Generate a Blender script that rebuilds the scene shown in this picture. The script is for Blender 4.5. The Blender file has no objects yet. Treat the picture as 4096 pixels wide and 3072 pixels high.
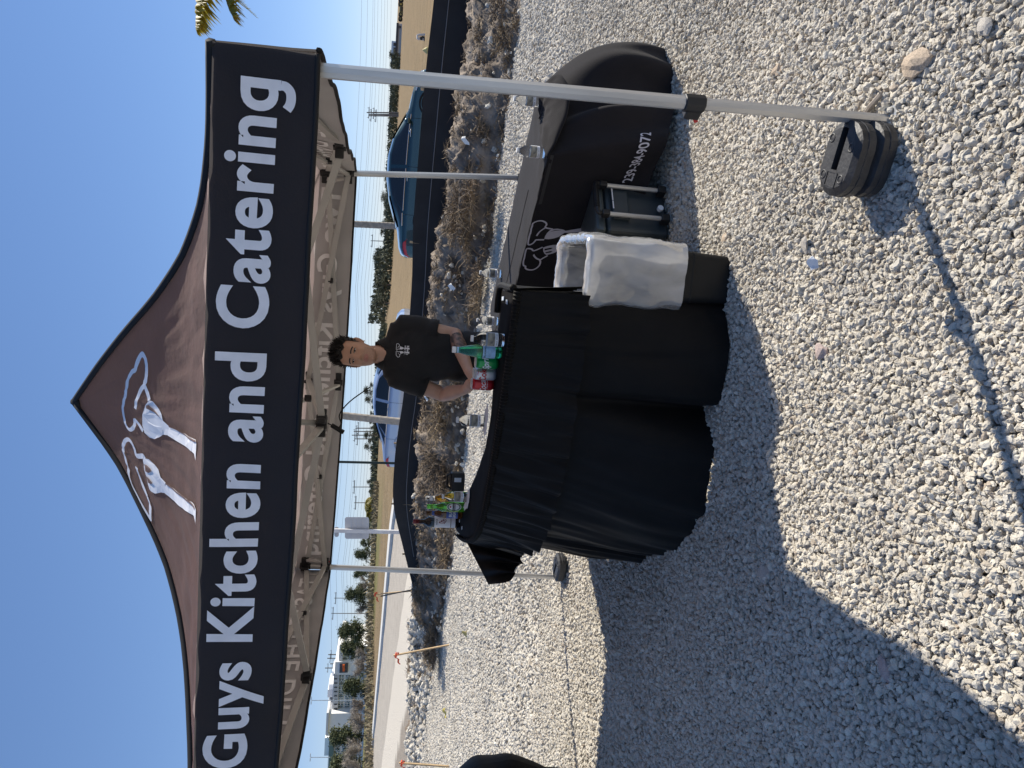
import bpy, bmesh, math, random
import numpy as np
from mathutils import Vector, Matrix, noise

SC = bpy.context.scene
COL = SC.collection
R = math.radians
random.seed(7)

# ------------------------------------------------------------------ camera
CAM_H = 1.56
PITCH, ROLL, FPX = R(10.4), R(2.77), 2900.0
_fw = Vector((0, math.cos(PITCH), -math.sin(PITCH)))
_up0 = Vector((0, math.sin(PITCH), math.cos(PITCH)))
_rt = math.cos(ROLL) * Vector((1, 0, 0)) + math.sin(ROLL) * _up0
_up = _rt.cross(_fw)
cam_d = bpy.data.cameras.new('camera')
cam = bpy.data.objects.new('camera', cam_d)
COL.objects.link(cam)
# the phone was held sideways: picture right is down in the world
_m = Matrix((-_up, _rt, -_fw)).transposed().to_4x4()
_m.translation = (0, 0, CAM_H)
cam.matrix_world = _m
cam_d.sensor_width = 36.0
cam_d.lens = 36.0 * FPX / 4096.0
cam_d.clip_start = 0.05
cam_d.clip_end = 3000
SC.camera = cam

# ------------------------------------------------------------------ light
SUN_AZ, SUN_EL = R(28.6), R(41.2)          # azimuth from +X towards +Y
sun_dir = Vector((math.cos(SUN_AZ) * math.cos(SUN_EL), math.sin(SUN_AZ) * math.cos(SUN_EL), math.sin(SUN_EL)))
W = bpy.data.worlds.new('World')
SC.world = W
W.use_nodes = True
wn, wl = W.node_tree.nodes, W.node_tree.links
wn.clear()
sky = wn.new('ShaderNodeTexSky')
sky.sky_type = 'NISHITA'
sky.sun_disc = False
sky.sun_elevation = SUN_EL
sky.sun_rotation = R(90) - SUN_AZ
sky.air_density = 0.75
sky.dust_density = 0.0
sky.ozone_density = 4.0
sky.altitude = 0
bg = wn.new('ShaderNodeBackground')
bg.inputs['Strength'].default_value = 0.135
out = wn.new('ShaderNodeOutputWorld')
# the phone's tone curve: the bright horizon is held back, blue is kept
gam = wn.new('ShaderNodeGamma'); gam.inputs[1].default_value = 0.6
hsv = wn.new('ShaderNodeHueSaturation'); hsv.inputs['Saturation'].default_value = 1.25
tnt = wn.new('ShaderNodeMix'); tnt.data_type = 'RGBA'; tnt.blend_type = 'MULTIPLY'; tnt.inputs[0].default_value = 1.0
tnt.inputs[7].default_value = (1.05, 1.10, 1.31, 1)
wl.new(sky.outputs[0], gam.inputs[0]); wl.new(gam.outputs[0], hsv.inputs['Color']); wl.new(hsv.outputs[0], tnt.inputs[6]); wl.new(tnt.outputs[2], bg.inputs['Color'])
wl.new(bg.outputs[0], out.inputs['Surface'])
sd = bpy.data.lights.new('sun', 'SUN')
sd.energy = 4.6
sd.angle = R(0.55)
sd.color = (1.0, 0.93, 0.81)
so = bpy.data.objects.new('sun', sd)
COL.objects.link(so)
so.rotation_euler = sun_dir.to_track_quat('Z', 'Y').to_euler()
so.location = sun_dir * 50
SC.view_settings.view_transform = 'Standard'
SC.view_settings.look = 'None'
SC.view_settings.gamma = 1.0
SC.view_settings.exposure = 0.62
SC.view_settings.use_curve_mapping = False
SC.render.engine = 'CYCLES'
SC.cycles.max_bounces = 8
SC.cycles.transparent_max_bounces = 16
SC.cycles.sample_clamp_indirect = 6
SC.cycles.use_denoising = True

# ------------------------------------------------------------------ helpers
KD = 4096.0 / 2212.0
def _ray(x, y):
    return ((1536 - y) * _rt - (x - 2048) * _up + FPX * _fw) / FPX
def at(x, y, Y):
    """surveyed point: sight line (photo survey units) at the distance Y"""
    d = _ray(x * KD, y * KD); t = Y / d.y
    return Vector((0, 0, CAM_H)) + d * t
def lerp(a, b, t): return a + (b - a) * t
def sstep(a, b, x):
    t = min(1, max(0, (x - a) / (b - a))); return t * t * (3 - 2 * t)

def props(o, label=None, cat=None, group=None, kind=None):
    if label: o['label'] = label
    if cat: o['category'] = cat
    if group: o['group'] = group
    if kind: o['kind'] = kind
    return o
def thing(name, label, cat, loc=(0, 0, 0), group=None, rz=0):
    o = bpy.data.objects.new(name, None); COL.objects.link(o)
    o.location = loc; o.rotation_euler = (0, 0, rz); o.empty_display_size = .1
    return props(o, label, cat, group)
def origin(o):
    p = Vector((0, 0, 0))
    while o is not None:
        p = p + o.location; o = o.parent
    return p

class MB:
    def __init__(s): s.v = []; s.f = []; s.m = []; s.cm = 0
    def add(s, vs, fs):
        b = len(s.v); s.v.extend([tuple(v) for v in vs])
        s.f.extend([tuple(i + b for i in f) for f in fs]); s.m.extend([s.cm] * len(fs)); return s
    def box(s, c, size, M=None, taper=1.0):
        hx, hy, hz = size[0] / 2, size[1] / 2, size[2] / 2
        vs = []
        for z in (-1, 1):
            k = taper if z > 0 else 1
            for x, y in ((-1, -1), (1, -1), (1, 1), (-1, 1)):
                v = Vector((x * hx * k, y * hy * k, z * hz))
                if M is not None: v = M @ v
                vs.append(v + Vector(c))
        return s.add(vs, [(3, 2, 1, 0), (4, 5, 6, 7), (0, 1, 5, 4), (1, 2, 6, 5), (2, 3, 7, 6), (3, 0, 4, 7)])
    def beam(s, a, b, w, h, up=(0, 0, 1)):
        a, b = Vector(a), Vector(b); d = (b - a).normalized()
        u = Vector(up)
        if abs(d.dot(u)) > .98: u = Vector((0, 1, 0))
        x = d.cross(u).normalized(); y = x.cross(d).normalized()
        vs = []
        for p in (a, b):
            for i, j in ((-1, -1), (1, -1), (1, 1), (-1, 1)): vs.append(p + x * i * w / 2 + y * j * h / 2)
        return s.add(vs, [(3, 2, 1, 0), (4, 5, 6, 7), (0, 1, 5, 4), (1, 2, 6, 5), (2, 3, 7, 6), (3, 0, 4, 7)])
    def path(s, pts, r, n=8, cap=True):
        pts = [Vector(p) for p in pts]; k = len(pts)
        if not hasattr(r, '__len__'): r = [r] * k
        vs = []; u = None
        for i, p in enumerate(pts):
            d = (pts[min(i + 1, k - 1)] - pts[max(i - 1, 0)])
            d = d.normalized() if d.length > 1e-9 else Vector((0, 0, 1))
            if u is None:
                u = Vector((0, 0, 1)) if abs(d.z) < .9 else Vector((1, 0, 0))
            u = (u - d * u.dot(d)); u = u.normalized() if u.length > 1e-6 else d.orthogonal().normalized()
            w = d.cross(u)
            for j in range(n):
                a = 2 * math.pi * j / n
                vs.append(p + (u * math.cos(a) + w * math.sin(a)) * r[i])
        fs = [(i * n + j, i * n + (j + 1) % n, (i + 1) * n + (j + 1) % n, (i + 1) * n + j) for i in range(k - 1) for j in range(n)]
        if cap: fs += [tuple(range(n - 1, -1, -1)), tuple((k - 1) * n + j for j in range(n))]
        return s.add(vs, fs)
    def lathe(s, prof, c=(0, 0, 0), n=16, cap=True):
        c = Vector(c); k = len(prof)
        vs = [c + Vector((r * math.cos(2 * math.pi * j / n), r * math.sin(2 * math.pi * j / n), z)) for r, z in prof for j in range(n)]
        fs = [(i * n + j, i * n + (j + 1) % n, (i + 1) * n + (j + 1) % n, (i + 1) * n + j) for i in range(k - 1) for j in range(n)]
        if cap: fs += [tuple(range(n - 1, -1, -1)), tuple((k - 1) * n + j for j in range(n))]
        return s.add(vs, fs)
    def grid(s, fn, nu, nv, flip=False, closeu=False):
        vs = [fn(i / nu, j / nv) for j in range(nv + 1) for i in range(nu + 1)]
        w = nu + 1; fs = []
        for j in range(nv):
            for i in range(nu):
                q = (j * w + i, j * w + i + 1, (j + 1) * w + i + 1, (j + 1) * w + i)
                fs.append(q[::-1] if flip else q)
        return s.add(vs, fs)
    def ribbon(s, pts, w, mp, closed=False):
        """flat stroke of width w through 2D points, mapped to 3D with mp(x, y)"""
        pts = [Vector((p[0], p[1])) for p in pts]; k = len(pts); vs = []
        for i, p in enumerate(pts):
            a = pts[(i - 1) % k if closed else max(i - 1, 0)]; b = pts[(i + 1) % k if closed else min(i + 1, k - 1)]
            d = (b - a); d = d.normalized() if d.length > 1e-9 else Vector((1, 0)); nrm = Vector((-d.y, d.x))
            for q in (p + nrm * w / 2, p - nrm * w / 2): vs.append(mp(q.x, q.y))
        fs = [(2 * i, 2 * i + 1, (2 * i + 3) % (2 * k), (2 * i + 2) % (2 * k)) for i in range(k if closed else k - 1)]
        return s.add(vs, fs)
    def poly(s, pts, mp, sub=0.0):
        vs, fs = tri2d(pts, sub)
        return s.add([mp(x, y) for x, y in vs], fs)
    def tri(s, a, b, c): return s.add([a, b, c], [(0, 1, 2)])
    def build(s, name, mat, parent=None, smooth=False, loc=None, bevel=0):
        o0 = origin(parent) if parent is not None else Vector(loc or (0, 0, 0))
        me = bpy.data.meshes.new(name)
        me.from_pydata([(v[0] - o0.x, v[1] - o0.y, v[2] - o0.z) for v in s.v], [], s.f)
        for mt in (mat if isinstance(mat, (list, tuple)) else [mat]): me.materials.append(mt)
        if isinstance(mat, (list, tuple)): me.polygons.foreach_set('material_index', s.m)
        if smooth: me.polygons.foreach_set('use_smooth', [True] * len(me.polygons))
        me.update()
        o = bpy.data.objects.new(name, me); COL.objects.link(o)
        if parent is not None: o.parent = parent
        else: o.location = o0
        if bevel:
            b = o.modifiers.new('bevel', 'BEVEL'); b.width = bevel; b.segments = 2; b.limit_method = 'ANGLE'; b.angle_limit = R(40)
        return o

def tri2d(pts, sub=0.0):
    bm = bmesh.new()
    vs = [bm.verts.new((p[0], p[1], 0)) for p in pts]
    bm.faces.new(vs)
    bmesh.ops.triangulate(bm, faces=bm.faces[:])
    if sub: slice_bm(bm, sub)
    bm.verts.index_update()
    v = [(a.co.x, a.co.y) for a in bm.verts]; f = [tuple(a.index for a in q.verts) for q in bm.faces]
    bm.free(); return v, f
def slice_bm(bm, sub):
    for ax in (0, 1):
        lo = min(v.co[ax] for v in bm.verts); hi = max(v.co[ax] for v in bm.verts)
        k = int((hi - lo) / sub)
        for i in range(1, k + 1):
            co = [0, 0, 0]; co[ax] = lo + i * (hi - lo) / (k + 1); no = [0, 0, 0]; no[ax] = 1
            bmesh.ops.bisect_plane(bm, geom=bm.verts[:] + bm.edges[:] + bm.faces[:], plane_co=co, plane_no=no)
def text2d(body, bold=0.02, sub=0.0, shear=0.0, space=1.0):
    """letter outlines as 2D verts and faces, cap height about 0.7"""
    cu = bpy.data.curves.new('t', 'FONT'); cu.body = body; cu.offset = bold; cu.shear = shear; cu.space_character = space; cu.resolution_u = 6
    o = bpy.data.objects.new('t', cu); COL.objects.link(o)
    dg = bpy.context.evaluated_depsgraph_get()
    me = bpy.data.meshes.new_from_object(o.evaluated_get(dg))
    bpy.data.objects.remove(o); bpy.data.curves.remove(cu)
    bm = bmesh.new(); bm.from_mesh(me); bpy.data.meshes.remove(me)
    if sub:
        slice_bm(bm, sub)
    bm.verts.index_update()
    v = [(a.co.x, a.co.y) for a in bm.verts]; f = [tuple(a.index for a in q.verts) for q in bm.faces]
    bm.free(); return v, f
def textbounds(v):
    xs = [p[0] for p in v]; ys = [p[1] for p in v]; return min(xs), max(xs), min(ys), max(ys)

def catmull(pts, n=4, closed=False):
    out = []; k = len(pts)
    for i in range(k if closed else k - 1):
        p = [pts[(i + j - 1) % k] if closed else pts[min(max(i + j - 1, 0), k - 1)] for j in range(4)]
        for q in range(n):
            t = q / n
            out.append(tuple(.5 * (2 * b + (c - a) * t + (2 * a - 5 * b + 4 * c - d) * t * t + (3 * b - a - 3 * c + d) * t ** 3)
                             for a, b, c, d in zip(*p)))
    if not closed: out.append(tuple(pts[-1]))
    return out
def copy_tree(o, parent=None):
    c = o.copy(); COL.objects.link(c)
    if parent is not None: c.parent = parent
    for ch in list(o.children): copy_tree(ch, c)
    return c
def evalmesh(o, name, mat, parent, mods, smooth=True):
    """bake modifiers of a temporary object into a new mesh object"""
    bm = bmesh.new(); bm.from_mesh(o.data); bmesh.ops.remove_doubles(bm, verts=bm.verts[:], dist=1e-5); bmesh.ops.dissolve_degenerate(bm, dist=1e-6, edges=bm.edges[:])
    bmesh.ops.holes_fill(bm, edges=[e for e in bm.edges if len(e.link_faces) == 1]); bmesh.ops.recalc_face_normals(bm, faces=bm.faces[:]); bm.to_mesh(o.data); bm.free()
    for k, kw in mods:
        m = o.modifiers.new('m', k)
        for a, b in kw.items(): setattr(m, a, b)
    dg = bpy.context.evaluated_depsgraph_get()
    me = bpy.data.meshes.new_from_object(o.evaluated_get(dg))
    me.name = name; loc = o.location.copy(); bpy.data.objects.remove(o)
    me.materials.clear()
    for mt in (mat if isinstance(mat, (list, tuple)) else [mat]): me.materials.append(mt)
    me.polygons.foreach_set('use_smooth', [smooth] * len(me.polygons))
    r = bpy.data.objects.new(name, me); COL.objects.link(r); r.location = loc
    if parent is not None: r.parent = parent
    return r

# ------------------------------------------------------------------ materials
def mat(name, col, rough=.8, metal=0., spec=.5, noise_s=0., noise_amt=.25, bump=0., bump_s=None, trans=0., alpha=1., sheen=0., col2=None, coat=0., detail=6, coords='Object', stretch=None, translucent=0.0, tcol=None):
    m = bpy.data.materials.new(name); m.use_nodes = True
    nt = m.node_tree; b = nt.nodes['Principled BSDF']; N = nt.nodes.new; L = nt.links.new
    b.inputs['Base Color'].default_value = (*col, 1)
    b.inputs['Roughness'].default_value = rough; b.inputs['Metallic'].default_value = metal
    b.inputs['Specular IOR Level'].default_value = spec
    b.inputs['Transmission Weight'].default_value = trans; b.inputs['Alpha'].default_value = alpha
    b.inputs['Sheen Weight'].default_value = sheen; b.inputs['Coat Weight'].default_value = coat
    if noise_s or bump:
        tc = N('ShaderNodeTexCoord'); src = tc.outputs[coords]
        if stretch:
            mp = N('ShaderNodeMapping'); mp.inputs['Scale'].default_value = stretch; L(src, mp.inputs[0]); src = mp.outputs[0]
        nz = N('ShaderNodeTexNoise'); nz.inputs['Scale'].default_value = noise_s or bump_s; nz.inputs['Detail'].default_value = detail
        L(src, nz.inputs['Vector'])
        if noise_s:
            mx = N('ShaderNodeMix'); mx.data_type = 'RGBA'
            c2 = col2 if col2 else tuple(c * (1 - noise_amt) for c in col)
            c1 = col if col2 else tuple(min(1, c * (1 + noise_amt)) for c in col)
            mx.inputs[6].default_value = (*c1, 1); mx.inputs[7].default_value = (*c2, 1)
            rmp = N('ShaderNodeMapRange'); rmp.inputs['From Min'].default_value = .35; rmp.inputs['From Max'].default_value = .65
            L(nz.outputs[0], rmp.inputs[0]); L(rmp.outputs[0], mx.inputs[0]); L(mx.outputs[2], b.inputs['Base Color'])
        if bump:
            n2 = nz
            if bump_s and noise_s:
                n2 = N('ShaderNodeTexNoise'); n2.inputs['Scale'].default_value = bump_s; n2.inputs['Detail'].default_value = detail; L(src, n2.inputs['Vector'])
            bp = N('ShaderNodeBump'); bp.inputs['Strength'].default_value = bump; bp.inputs['Distance'].default_value = .02
            L(n2.outputs[0], bp.inputs['Height']); L(bp.outputs[0], b.inputs['Normal'])
    if translucent:
        tr = N('ShaderNodeBsdfTranslucent'); tr.inputs[0].default_value = (*(tcol or [min(1, c * 1.2) for c in col]), 1)
        ms = N('ShaderNodeMixShader'); ms.inputs[0].default_value = translucent
        L(b.outputs[0], ms.inputs[1]); L(tr.outputs[0], ms.inputs[2]); L(ms.outputs[0], nt.nodes['Material Output'].inputs[0])
    return m
M = {}
M['fabric_roof'] = mat('black canopy polyester', (.074, .031, .027), .75, noise_s=9, noise_amt=.2, bump=.25, bump_s=40, sheen=.03, translucent=.30, tcol=(.84, .66, .60))
M['fabric_black'] = mat('black valance polyester', (.0065, .0062, .0105), .8, noise_s=6, noise_amt=.15, bump=.15, bump_s=120, translucent=.07, tcol=(.80, .74, .72))
M['lining'] = mat('grey fabric lining', (.60, .575, .56), .9, noise_s=5, noise_amt=.06, bump=.1, bump_s=200, translucent=.3, tcol=(.75, .72, .70))
M['roof_lining'] = mat('grey roof lining', (.82, .80, .78), .9, noise_s=3, noise_amt=.06, bump=.1, bump_s=200, translucent=.6, tcol=(.9, .86, .83))
M['print_white'] = mat('white print', (.82, .82, .85), .7, noise_s=18, noise_amt=.06, translucent=.1, tcol=(.9, .9, .9))
M['print_back'] = mat('white print seen from the back', (.95, .94, .93), .9, noise_s=20, noise_amt=.02)
M['piping'] = mat('black piping', (.006, .006, .007), .8)
M['alu'] = mat('brushed aluminium', (.56, .55, .53), .42, metal=.65, noise_s=4, noise_amt=.10, stretch=(8, 8, .6), bump=.03, bump_s=60)
M['alu_white'] = mat('pale aluminium truss', (.50, .49, .46), .5, metal=.35, noise_s=5, noise_amt=.08)
M['zinc'] = mat('zinc plated steel', (.55, .56, .56), .35, metal=.8, noise_s=30, noise_amt=.2)
M['nylon'] = mat('black nylon fitting', (.010, .010, .011), .5)
M['red_plastic'] = mat('red plastic', (.55, .02, .02), .5)
M['weight'] = mat('black moulded plastic', (.017, .017, .019), .52, noise_s=25, noise_amt=.5, col2=(.03, .03, .032), bump=.12, bump_s=90)
M['cord'] = mat('black cord', (.01, .01, .01), .8)
# ------------------------------------------------------------------ terrain and setting
def qdist(X, Y): return (X + 13) * .755 + (Y - 40) * .656
_QZ = [(-60, 0), (-14, 0), (-7, .35), (-5.8, .46), (0, .62), (.35, .66), (8.5, 1.15), (400, 1.15)]
def ground_z(X, Y):
    q = qdist(X, Y); z = 0
    for (a, za), (b, zb) in zip(_QZ, _QZ[1:]):
        if a <= q < b: z = lerp(za, zb, (q - a) / (b - a))
    if q >= 400: z = 1.15
    return z * (1 - sstep(-8, 6, X - .12 * max(0, Y - 30))) * sstep(13.5, 20, Y)

# one ground sheet out to the horizon, finer towards the camera; material by zone
def zone_mat():
    m = bpy.data.materials.new('ground'); m.use_nodes = True
    nt = m.node_tree; N = nt.nodes.new; L = nt.links.new; b = nt.nodes['Principled BSDF']
    geo = N('ShaderNodeNewGeometry'); b.inputs['Roughness'].default_value = .95; b.inputs['Specular IOR Level'].default_value = .05
    sep = N('ShaderNodeSeparateXYZ'); L(geo.outputs['Position'], sep.inputs[0])
    def math_(op, a, c):
        n = N('ShaderNodeMath'); n.operation = op
        for i, v in enumerate((a, c)):
            if isinstance(v, (int, float)): n.inputs[i].default_value = v
            else: L(v, n.inputs[i])
        return n.outputs[0]
    def noise_(s, d=5, st=None):
        n = N('ShaderNodeTexNoise'); n.inputs['Scale'].default_value = s; n.inputs['Detail'].default_value = d
        if st:
            mp = N('ShaderNodeMapping'); mp.inputs['Scale'].default_value = st; L(geo.outputs['Position'], mp.inputs[0]); L(mp.outputs[0], n.inputs['Vector'])
        else: L(geo.outputs['Position'], n.inputs['Vector'])
        return n.outputs[0]
    def mixc(f, a, c):
        n = N('ShaderNodeMix'); n.data_type = 'RGBA'
        if isinstance(f, (int, float)): n.inputs[0].default_value = f
        else: L(f, n.inputs[0])
        for i, v in ((6, a), (7, c)):
            if isinstance(v, tuple): n.inputs[i].default_value = (*v, 1)
            else: L(v, n.inputs[i])
        return n.outputs[2]
    def ramp(v, a, c):
        n = N('ShaderNodeMapRange'); n.inputs['From Min'].default_value = a; n.inputs['From Max'].default_value = c; L(v, n.inputs[0]); return n.outputs[0]
    X, Y = sep.outputs[0], sep.outputs[1]
    q = math_('ADD', math_('MULTIPLY', math_('ADD', X, 13.), .755), math_('MULTIPLY', math_('ADD', Y, -40.), .656))
    qn = math_('ADD', q, math_('MULTIPLY', math_('ADD', noise_(.8), -.5), 1.2))
    # gravel: pale stones with dark gaps
    vo = N('ShaderNodeTexVoronoi'); vo.inputs['Scale'].default_value = 26; L(geo.outputs['Position'], vo.inputs['Vector'])
    v2 = N('ShaderNodeTexVoronoi'); v2.inputs['Scale'].default_value = 11; L(geo.outputs['Position'], v2.inputs['Vector'])
    sepc = N('ShaderNodeSeparateColor'); L(vo.outputs['Color'], sepc.inputs[0])
    grav = mixc(sepc.outputs[0], (.46, .42, .355), (.62, .57, .485))
    grav = mixc(ramp(vo.outputs['Distance'], .36, .6), grav, (.16, .15, .135))
    grav = mixc(ramp(noise_(1.3), .45, .75), grav, (.42, .385, .33))
    soil = mixc(noise_(3.), (.25, .215, .175), (.36, .32, .27))
    field = mixc(ramp(noise_(.5, 8), .35, .65), (.25, .18, .105), (.165, .122, .072))
    field = mixc(ramp(noise_(9., 6), .4, .7), field, (.30, .235, .145))
    green = mixc(noise_(2.5), (.13, .14, .055), (.24, .20, .10))
    asph = mixc(noise_(.7, 8), (.40, .36, .31), (.47, .43, .37))
    asph = mixc(ramp(noise_(1.2, 4, (.755 * 3, .656 * 3, 1)), .5, .7), asph, (.36, .325, .28))
    gz = mixc(ramp(qn, -15., -12.5), grav, soil)
    gz = mixc(ramp(qn, -9.3, -8.9), gz, (.60, .55, .47))     # limestone shoulder
    gz = mixc(ramp(q, -6.1, -6.0), gz, asph)
    left = ramp(math_('ADD', math_('MULTIPLY', X, -1.), math_('MULTIPLY', Y, -.12)), 0., 5.)
    gz = mixc(ramp(qn, .3, .7), gz, field)
    gz = mixc(math_('MULTIPLY', ramp(qn, 5.5, 7.), left), gz, green)
    # the open field on the right has no road in view
    rt_ = ramp(math_('SUBTRACT', X, math_('MULTIPLY', Y, .05)), 2.5, 4.)
    rt_ = math_('MULTIPLY', rt_, ramp(Y, 14., 16.))
    gz = mixc(rt_, gz, field)
    L(gz, b.inputs['Base Color'])
    bp = N('ShaderNodeBump'); bp.inputs['Strength'].default_value = .8; bp.inputs['Distance'].default_value = .03
    hh = math_('ADD', math_('MULTIPLY', vo.outputs['Distance'], -1.), math_('MULTIPLY', v2.outputs['Distance'], -.6))
    L(hh, bp.inputs['Height']); L(bp.outputs[0], b.inputs['Normal'])
    return m
gm = MB()
ys = [-6, -3, 0, 1, 2, 3, 4.5, 6, 8, 10, 12, 14, 16, 18, 20, 22, 24, 26, 28, 30, 33, 36, 40, 44, 48, 53, 58, 65, 75, 90, 110, 140, 190, 260, 400, 700, 1400]
azs = [lerp(-2.2, 2.2, i / 110) for i in range(111)]
vs = []
for y in ys:
    for a in azs:
        X = a * max(14, y) * (1.35 if y > 100 else 1.15)
        vs.append((X, y, ground_z(X, y) - .012))
w = len(azs)
gm.add(vs, [(j * w + i, j * w + i + 1, (j + 1) * w + i + 1, (j + 1) * w + i) for j in range(len(ys) - 1) for i in range(w - 1)])
props(gm.build('ground', zone_mat(), smooth=True), kind='structure')

# concrete kerb along the far road edge
def along(t, off=0.0): return (-13 - .656 * t + .755 * off, 40 + .755 * t + .656 * off)
M['kerb'] = mat('pale concrete kerb', (.60, .585, .55), .9, noise_s=3, noise_amt=.08)
k = MB(); vs = []
ts = [lerp(-13, 60, i / 60) for i in range(61)]
for t in ts:
    for off, h in ((-.28, .0), (-.26, .13), (.28, .15), (.34, .0)):
        X, Y = along(t, off); vs.append((X, Y, ground_z(X, Y) + h))
k.add(vs, [(i * 4 + j, i * 4 + j + 1, (i + 1) * 4 + j + 1, (i + 1) * 4 + j) for i in range(60) for j in range(3)])
props(k.build('kerb', M['kerb']), kind='structure')

# ---- gravel: instanced real stones (nobody could count them)
def stone_mat():
    m = bpy.data.materials.new('limestone gravel'); m.use_nodes = True
    nt = m.node_tree; N = nt.nodes.new; L = nt.links.new; b = nt.nodes['Principled BSDF']
    b.inputs['Roughness'].default_value = .92; b.inputs['Specular IOR Level'].default_value = .25
    oi = N('ShaderNodeObjectInfo'); cr = N('ShaderNodeValToRGB'); L(oi.outputs['Random'], cr.inputs[0])
    e = cr.color_ramp.elements
    e[0].position = 0; e[0].color = (.41, .355, .285, 1); e[1].position = 1; e[1].color = (.70, .655, .565, 1)
    for p, c in ((.02, (.42, .355, .285)), (.05, (.52, .475, .40)), (.45, (.585, .54, .46)), (.75, (.64, .595, .515)), (.86, (.52, .50, .45)), (.92, (.625, .58, .49))):
        n = e.new(p); n.color = (*c, 1)
    tc = N('ShaderNodeTexCoord'); nz = N('ShaderNodeTexNoise'); nz.inputs['Scale'].default_value = 2.2; nz.inputs['Detail'].default_value = 7
    L(tc.outputs['Object'], nz.inputs['Vector'])
    mx = N('ShaderNodeMix'); mx.data_type = 'RGBA'; mx.blend_type = 'MULTIPLY'; mx.inputs[0].default_value = 1
    mr = N('ShaderNodeMapRange'); mr.inputs['To Min'].default_value = .72; mr.inputs['To Max'].default_value = 1.12; L(nz.outputs[0], mr.inputs[0])
    L(cr.outputs[0], mx.inputs[6]); L(mr.outputs[0], mx.inputs[7]); geo = N('ShaderNodeNewGeometry'); n2 = N('ShaderNodeTexNoise'); n2.inputs['Scale'].default_value = 1.1; n2.inputs['Detail'].default_value = 5; L(geo.outputs['Position'], n2.inputs['Vector'])
    m2 = N('ShaderNodeMapRange'); m2.inputs['From Min'].default_value = .3; m2.inputs['From Max'].default_value = .7; m2.inputs['To Min'].default_value = .84; m2.inputs['To Max'].default_value = 1.08; L(n2.outputs[0], m2.inputs[0])
    mx2 = N('ShaderNodeMix'); mx2.data_type = 'RGBA'; mx2.blend_type = 'MULTIPLY'; mx2.inputs[0].default_value = 1; L(mx.outputs[2], mx2.inputs[6]); L(m2.outputs[0], mx2.inputs[7]); L(mx2.outputs[2], b.inputs['Base Color'])
    bp = N('ShaderNodeBump'); bp.inputs['Strength'].default_value = .55; bp.inputs['Distance'].default_value = .006
    L(nz.outputs[0], bp.inputs['Height']); L(bp.outputs[0], b.inputs['Normal'])
    return m
M['stone'] = stone_mat()
def stone_group(name, material, seeds=6, sub=3):
    ng = bpy.data.node_groups.new(name, 'GeometryNodeTree')
    ng.interface.new_socket('Geometry', in_out='INPUT', socket_type='NodeSocketGeometry')
    ng.interface.new_socket('Geometry', in_out='OUTPUT', socket_type='NodeSocketGeometry')
    N = ng.nodes.new; L = ng.links.new
    gi, go = N('NodeGroupInput'), N('NodeGroupOutput')
    g2i = N('GeometryNodeGeometryToInstance')
    rng = random.Random(5)
    for k in range(seeds):
        ico = N('GeometryNodeMeshIcoSphere'); ico.inputs['Radius'].default_value = .5; ico.inputs['Subdivisions'].default_value = sub
        pos = N('GeometryNodeInputPosition')
        acc = None
        for sc, amp in ((1.5, .62), (3.6, .26)):
            nz = N('ShaderNodeTexNoise'); nz.noise_dimensions = '4D'; nz.inputs['Scale'].default_value = sc; nz.inputs['Detail'].default_value = 1; nz.inputs['W'].default_value = k * 7.3 + sc
            L(pos.outputs[0], nz.inputs['Vector'])
            sb = N('ShaderNodeVectorMath'); sb.operation = 'SUBTRACT'; L(nz.outputs['Color'], sb.inputs[0]); sb.inputs[1].default_value = (.5, .5, .5)
            ml = N('ShaderNodeVectorMath'); ml.operation = 'SCALE'; L(sb.outputs[0], ml.inputs[0]); ml.inputs['Scale'].default_value = amp * 1.5
            if acc is None: acc = ml.outputs[0]
            else:
                ad = N('ShaderNodeVectorMath'); L(acc, ad.inputs[0]); L(ml.outputs[0], ad.inputs[1]); acc = ad.outputs[0]
        sp = N('GeometryNodeSetPosition'); L(ico.outputs[0], sp.inputs[0]); L(acc, sp.inputs['Offset'])
        tr = N('GeometryNodeTransform'); L(sp.outputs[0], tr.inputs[0]); tr.inputs['Scale'].default_value = (rng.uniform(1., 1.5), rng.uniform(.75, 1.1), rng.uniform(.55, .85))
        sm = N('GeometryNodeSetMaterial'); L(tr.outputs[0], sm.inputs[0]); sm.inputs['Material'].default_value = material
        L(sm.outputs[0], g2i.inputs[0])
    iop = N('GeometryNodeInstanceOnPoints'); L(gi.outputs[0], iop.inputs['Points']); L(g2i.outputs[0], iop.inputs['Instance'])
    iop.inputs['Pick Instance'].default_value = True
    def attr(nm, ty):
        a = N('GeometryNodeInputNamedAttribute'); a.data_type = ty; a.inputs[0].default_value = nm
        return [o for o in a.outputs if o.enabled and o.name == 'Attribute'][0]
    L(attr('pick', 'INT'), iop.inputs['Instance Index'])
    L(attr('rot', 'FLOAT_VECTOR'), iop.inputs['Rotation']); L(attr('size', 'FLOAT_VECTOR'), iop.inputs['Scale'])
    L(iop.outputs[0], go.inputs[0])
    return ng
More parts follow.
